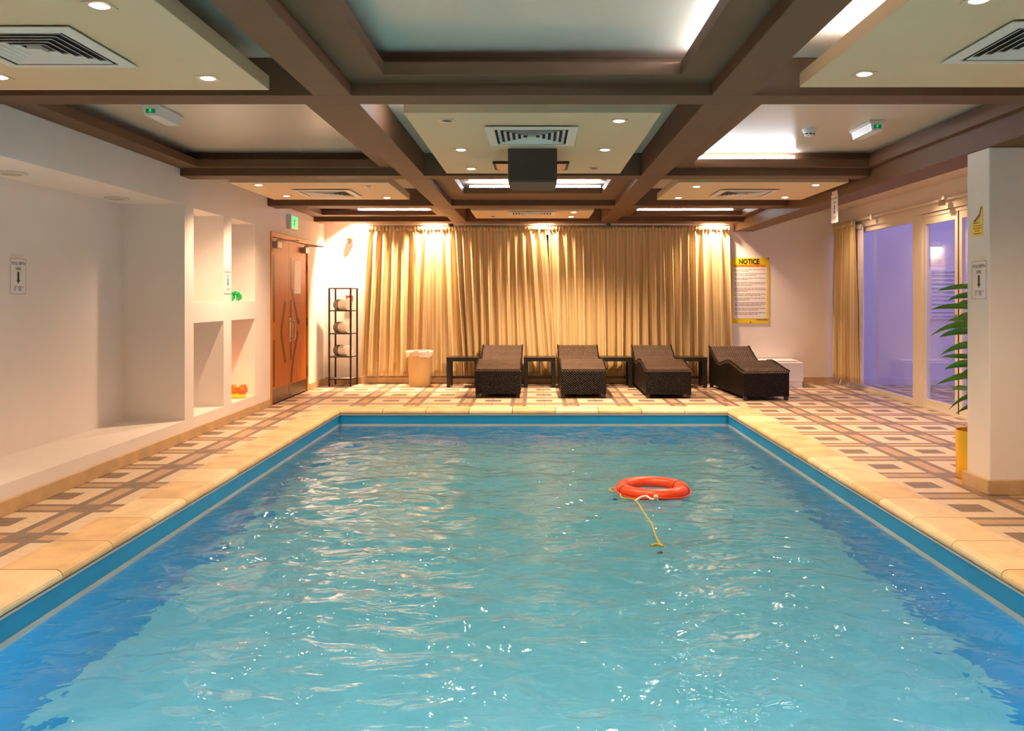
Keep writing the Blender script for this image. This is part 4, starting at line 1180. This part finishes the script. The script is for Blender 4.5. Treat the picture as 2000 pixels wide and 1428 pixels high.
def towel(cx, cy, z, label, ang):
    r = 0.088; ln = 0.235
    t = thing('rolled_towel', label, 'towel', (cx, cy, z), 'rolled towels on the rack')
    ax = Vector((math.cos(ang), math.sin(ang), 0)); up = Vector((0,0,1)); sd = Vector((-ax.y, ax.x, 0))
    def roll(s0, s1, rr, mk, nm, cap=True):
        m = MB(); n = 40; vs = []
        for s in (s0, s1):
            for i in range(n):
                a = 2*math.pi*i/n; q = rr + 0.006*(i/n)
                vs.append(Vector((cx, cy, z+r*0.9)) + ax*s + (sd*math.cos(a)*1.06 + up*math.sin(a)*0.9)*q)
        fs = [(i, (i+1)%n, n+(i+1)%n, n+i) for i in range(n)] + [tuple(range(n-1,-1,-1)), tuple(range(n, 2*n))]
        return obj(nm, m.add(vs, fs), M[mk], t, smooth=True)
    roll(-ln/2, ln/2, r-0.004, 'towel', 'roll')
    for s in (-0.104, -0.074, -0.044): roll(s-0.008, s+0.006, r+0.0005, 'towelstripe', 'stripe')
    m = MB(); pts = []                         # spiral end of the roll
    for i in range(60):
        a = i*0.36; q = 0.008 + (r-0.014)*i/60
        pts.append(Vector((cx, cy, z+r*0.9)) + ax*(ln/2+0.001) + (sd*math.cos(a)*1.06 + up*math.sin(a)*0.9)*q)
    obj('spiral_edge', m.tube(pts, 0.005, 5), M['towel'], t, smooth=True)
    return t
for (z, lab) in ((1.142, 'rolled striped white towel on the top towel shelf'), (0.799, 'rolled striped white towel on the middle towel shelf'), (0.452, 'rolled striped white towel on the lowest towel shelf')):
    towel(-2.895, 12.835, z, lab, R(-28))

# ------------------------------------------------------------------ lifebuoy and ropes
bx, by_, bz = 0.915, 6.62, ZW + 0.028
t = thing('lifebuoy', 'orange ring lifebuoy floating on the pool', 'lifebuoy', (bx, by_, bz))
m = MB(); n, k = 48, 18; Rm, rx, rz = 0.232, 0.054, 0.050
for i in range(n):
    a = 2*math.pi*i/n
    for j in range(k):
        b = 2*math.pi*j/k; r = Rm + rx*math.cos(b)
        m.v.append(Vector((bx + r*math.cos(a), by_ + r*math.sin(a), bz + rz*math.sin(b))))
for i in range(n):
    for j in range(k):
        m.f.append((i*k+j, ((i+1)%n)*k+j, ((i+1)%n)*k+(j+1)%k, i*k+(j+1)%k))
obj('ring', m, M['buoy'], t, smooth=True)
pts = []
for i in range(49):
    a = 2*math.pi*i/48; s = abs(math.sin(2*a)); r = 0.289 + 0.014*s
    pts.append((bx+r*math.cos(a), by_+r*math.sin(a), bz - 0.012*s))
obj('grab_line', MB().tube(pts, 0.005, 6), M['buoy'], t, smooth=True)
for a in (R(200), R(340), R(20), R(160)):
    m = MB(); 
    for j in range(k):
        for s in (-0.03, 0.03):
            b = 2*math.pi*j/k; r = Rm + (rx+0.002)*math.cos(b)
            m.v.append(Vector((bx + r*math.cos(a+s), by_ + r*math.sin(a+s), bz + (rz+0.002)*math.sin(b))))
    for j in range(k): m.f.append((2*j, 2*j+1, (2*j+3) % (2*k), (2*j+2) % (2*k)))
    tag(obj('band', m, M['groove'], t, smooth=True), 'dark fixing band')
def wp(px, py, dz=0.0):                        # point on the water plane
    y = (H-(ZW+dz))*F/(py-581); return Vector(((px-1045)*y/F, y, ZW+dz))
def smooth_path(ps, n=6):
    out = []
    for i in range(len(ps)-1):
        p0, p1, p2, p3 = ps[max(i-1,0)], ps[i], ps[i+1], ps[min(i+2, len(ps)-1)]
        for k in range(n):
            s = k/n
            out.append(0.5*((2*p1) + (p2-p0)*s + (2*p0-5*p1+4*p2-p3)*s*s + (3*p1-p0-3*p2+p3)*s**3))
    return out + [ps[-1]]
t2 = thing('white_rope', 'short white rope knotted to the front of the lifebuoy', 'rope', tuple(wp(1268, 976, 0.02)))
ps = [wp(1240, 979, 0.012), wp(1250, 972, 0.03), wp(1262, 969, 0.05), wp(1270, 974, 0.045), wp(1278, 975, 0.05), wp(1281, 969, 0.075), wp(1285, 978, 0.02)]
obj('cord', MB().tube(smooth_path(ps), 0.0075, 8), M['rope_w'], t2, smooth=True)
mb = MB().lathe([(0, -0.016), (0.013, -0.010), (0.017, 0), (0.013, 0.010), (0, 0.016)], wp(1281, 970, 0.07), 12)
obj('knot', mb, M['rope_w'], t2, smooth=True)
t3 = thing('yellow_rope', 'yellow rope trailing in the water from the lifebuoy', 'rope', tuple(wp(1240, 985, 0.0)))
ps = [wp(1204, 952, 0.03), wp(1192, 955, 0.02), wp(1195, 960, 0.018), wp(1210, 963, 0.018), wp(1214, 972, 0.016), wp(1228, 974, 0.016), wp(1240, 977, 0.016), wp(1252, 992, 0.010), wp(1262, 1008, 0.009), wp(1272, 1022, 0.010), wp(1277, 1035, 0.012), wp(1282, 1050, 0.014), wp(1290, 1064, 0.012)]
obj('cord', MB().tube(smooth_path(ps), 0.0055, 8), M['rope_y'], t3, smooth=True)
ps = [wp(1271, 1066, 0.010), wp(1283, 1063, 0.012), wp(1296, 1067, 0.010)]
obj('loop_end', MB().tube(smooth_path(ps), 0.008, 8), M['rope_y'], t3, smooth=True)
for (px, py) in ((1202, 975), (1289, 1080)):
    m = MB().lathe([(0, -0.008), (0.014, -0.004), (0.018, 0.004), (0.0, 0.012)], wp(px, py, 0.008), 10)
    tag(obj('float', m, M['ink'], t3, smooth=True), 'small black rope float')

# ------------------------------------------------------------------ potted plant
pc = (3.262, 6.245, 0)
t = thing('potted_plant', 'leafy dracaena in a gold cylinder pot behind the white pillar', 'plant', pc)
pot = obj('pot', MB().lathe([(0.0, 0.0), (0.145, 0.0), (0.152, 0.006), (0.158, 0.345), (0.158, 0.355), (0.150, 0.355), (0.146, 0.29), (0.0, 0.29)], pc, 40), M['gold'], t, smooth=True)
obj('soil', MB().lathe([(0.146, 0.295), (0.09, 0.305), (0.0, 0.31)], pc, 24), M['soil'], t, smooth=True)
sx, sy = pc[0]+0.01, pc[1]
obj('stem', MB().tube([(sx, sy, 0.29), (sx+0.01, sy, 0.7), (sx-0.01, sy+0.01, 1.1), (sx, sy, 1.46)], 0.014, 8), M['stem'], t, smooth=True)
def leaf(o, az, ln, wd, rise, droop):
    wd *= 1.7
    m = MB(); n = 12; d = Vector((math.cos(az), math.sin(az), 0)); s = (Vector((-d.y, d.x, 0))*0.75 + Vector((0,0,0.5))).normalized(); o = Vector(o)
    rows = []
    for i in range(n+1):
        u = i/n
        c = o + d*ln*u*(1-0.12*u) + Vector((0, 0, ln*(rise*u - droop*u*u)))
        w = wd*(math.sin(math.pi*min(1, 0.08+u*0.92))**0.7)*(1-0.25*u) + 0.0008
        k = len(m.v)
        m.v += [c - s*w/2 + Vector((0,0,0.16*w)), c - Vector((0,0,0.06*w)), c + s*w/2 + Vector((0,0,0.16*w))]
        rows.append(k)
    for a, b in zip(rows[:-1], rows[1:]):
        m.f += [(a, a+1, b+1, b), (a+1, a+2, b+2, b+1)]
    lf = obj('leaf', m, M['leaf'], t, smooth=True)
    md = lf.modifiers.new('thickness', 'SOLIDIFY'); md.thickness = 0.0016
rn = random.Random(21)
for (z, az, ln, wd, ri, dr) in ((1.40, 184, 0.36, 0.045, 0.02, 0.08), (1.33, 170, 0.24, 0.05, 0.1, 0.18), (1.24, 180, 0.40, 0.048, 0.15, 0.15), (1.17, 192, 0.30, 0.05, 0.02, 0.06),
                               (1.10, 178, 0.40, 0.06, 0.22, 0.36), (1.06, 150, 0.30, 0.06, 0.1, 0.2), (0.96, 183, 0.33, 0.075, 0.10, 0.26), (0.88, 176, 0.30, 0.045, 0.06, 0.02),
                               (0.82, 160, 0.26, 0.07, 0.1, 0.2), (0.78, 196, 0.24, 0.07, 0.12, 0.3), (0.74, 182, 0.36, 0.07, 0.02, 0.16), (0.60, 175, 0.24, 0.06, 0.0, 0.40), (0.52, 190, 0.22, 0.06, 0.1, 0.3)):
    leaf((sx-0.01, sy, z), R(az), ln, wd, ri, dr)
for k in range(14):
    leaf((sx, sy, 0.55 + k*0.07), R(rn.uniform(20, 130)), rn.uniform(0.2, 0.34), rn.uniform(0.045, 0.065), rn.uniform(0.05, 0.3), rn.uniform(0.1, 0.4))
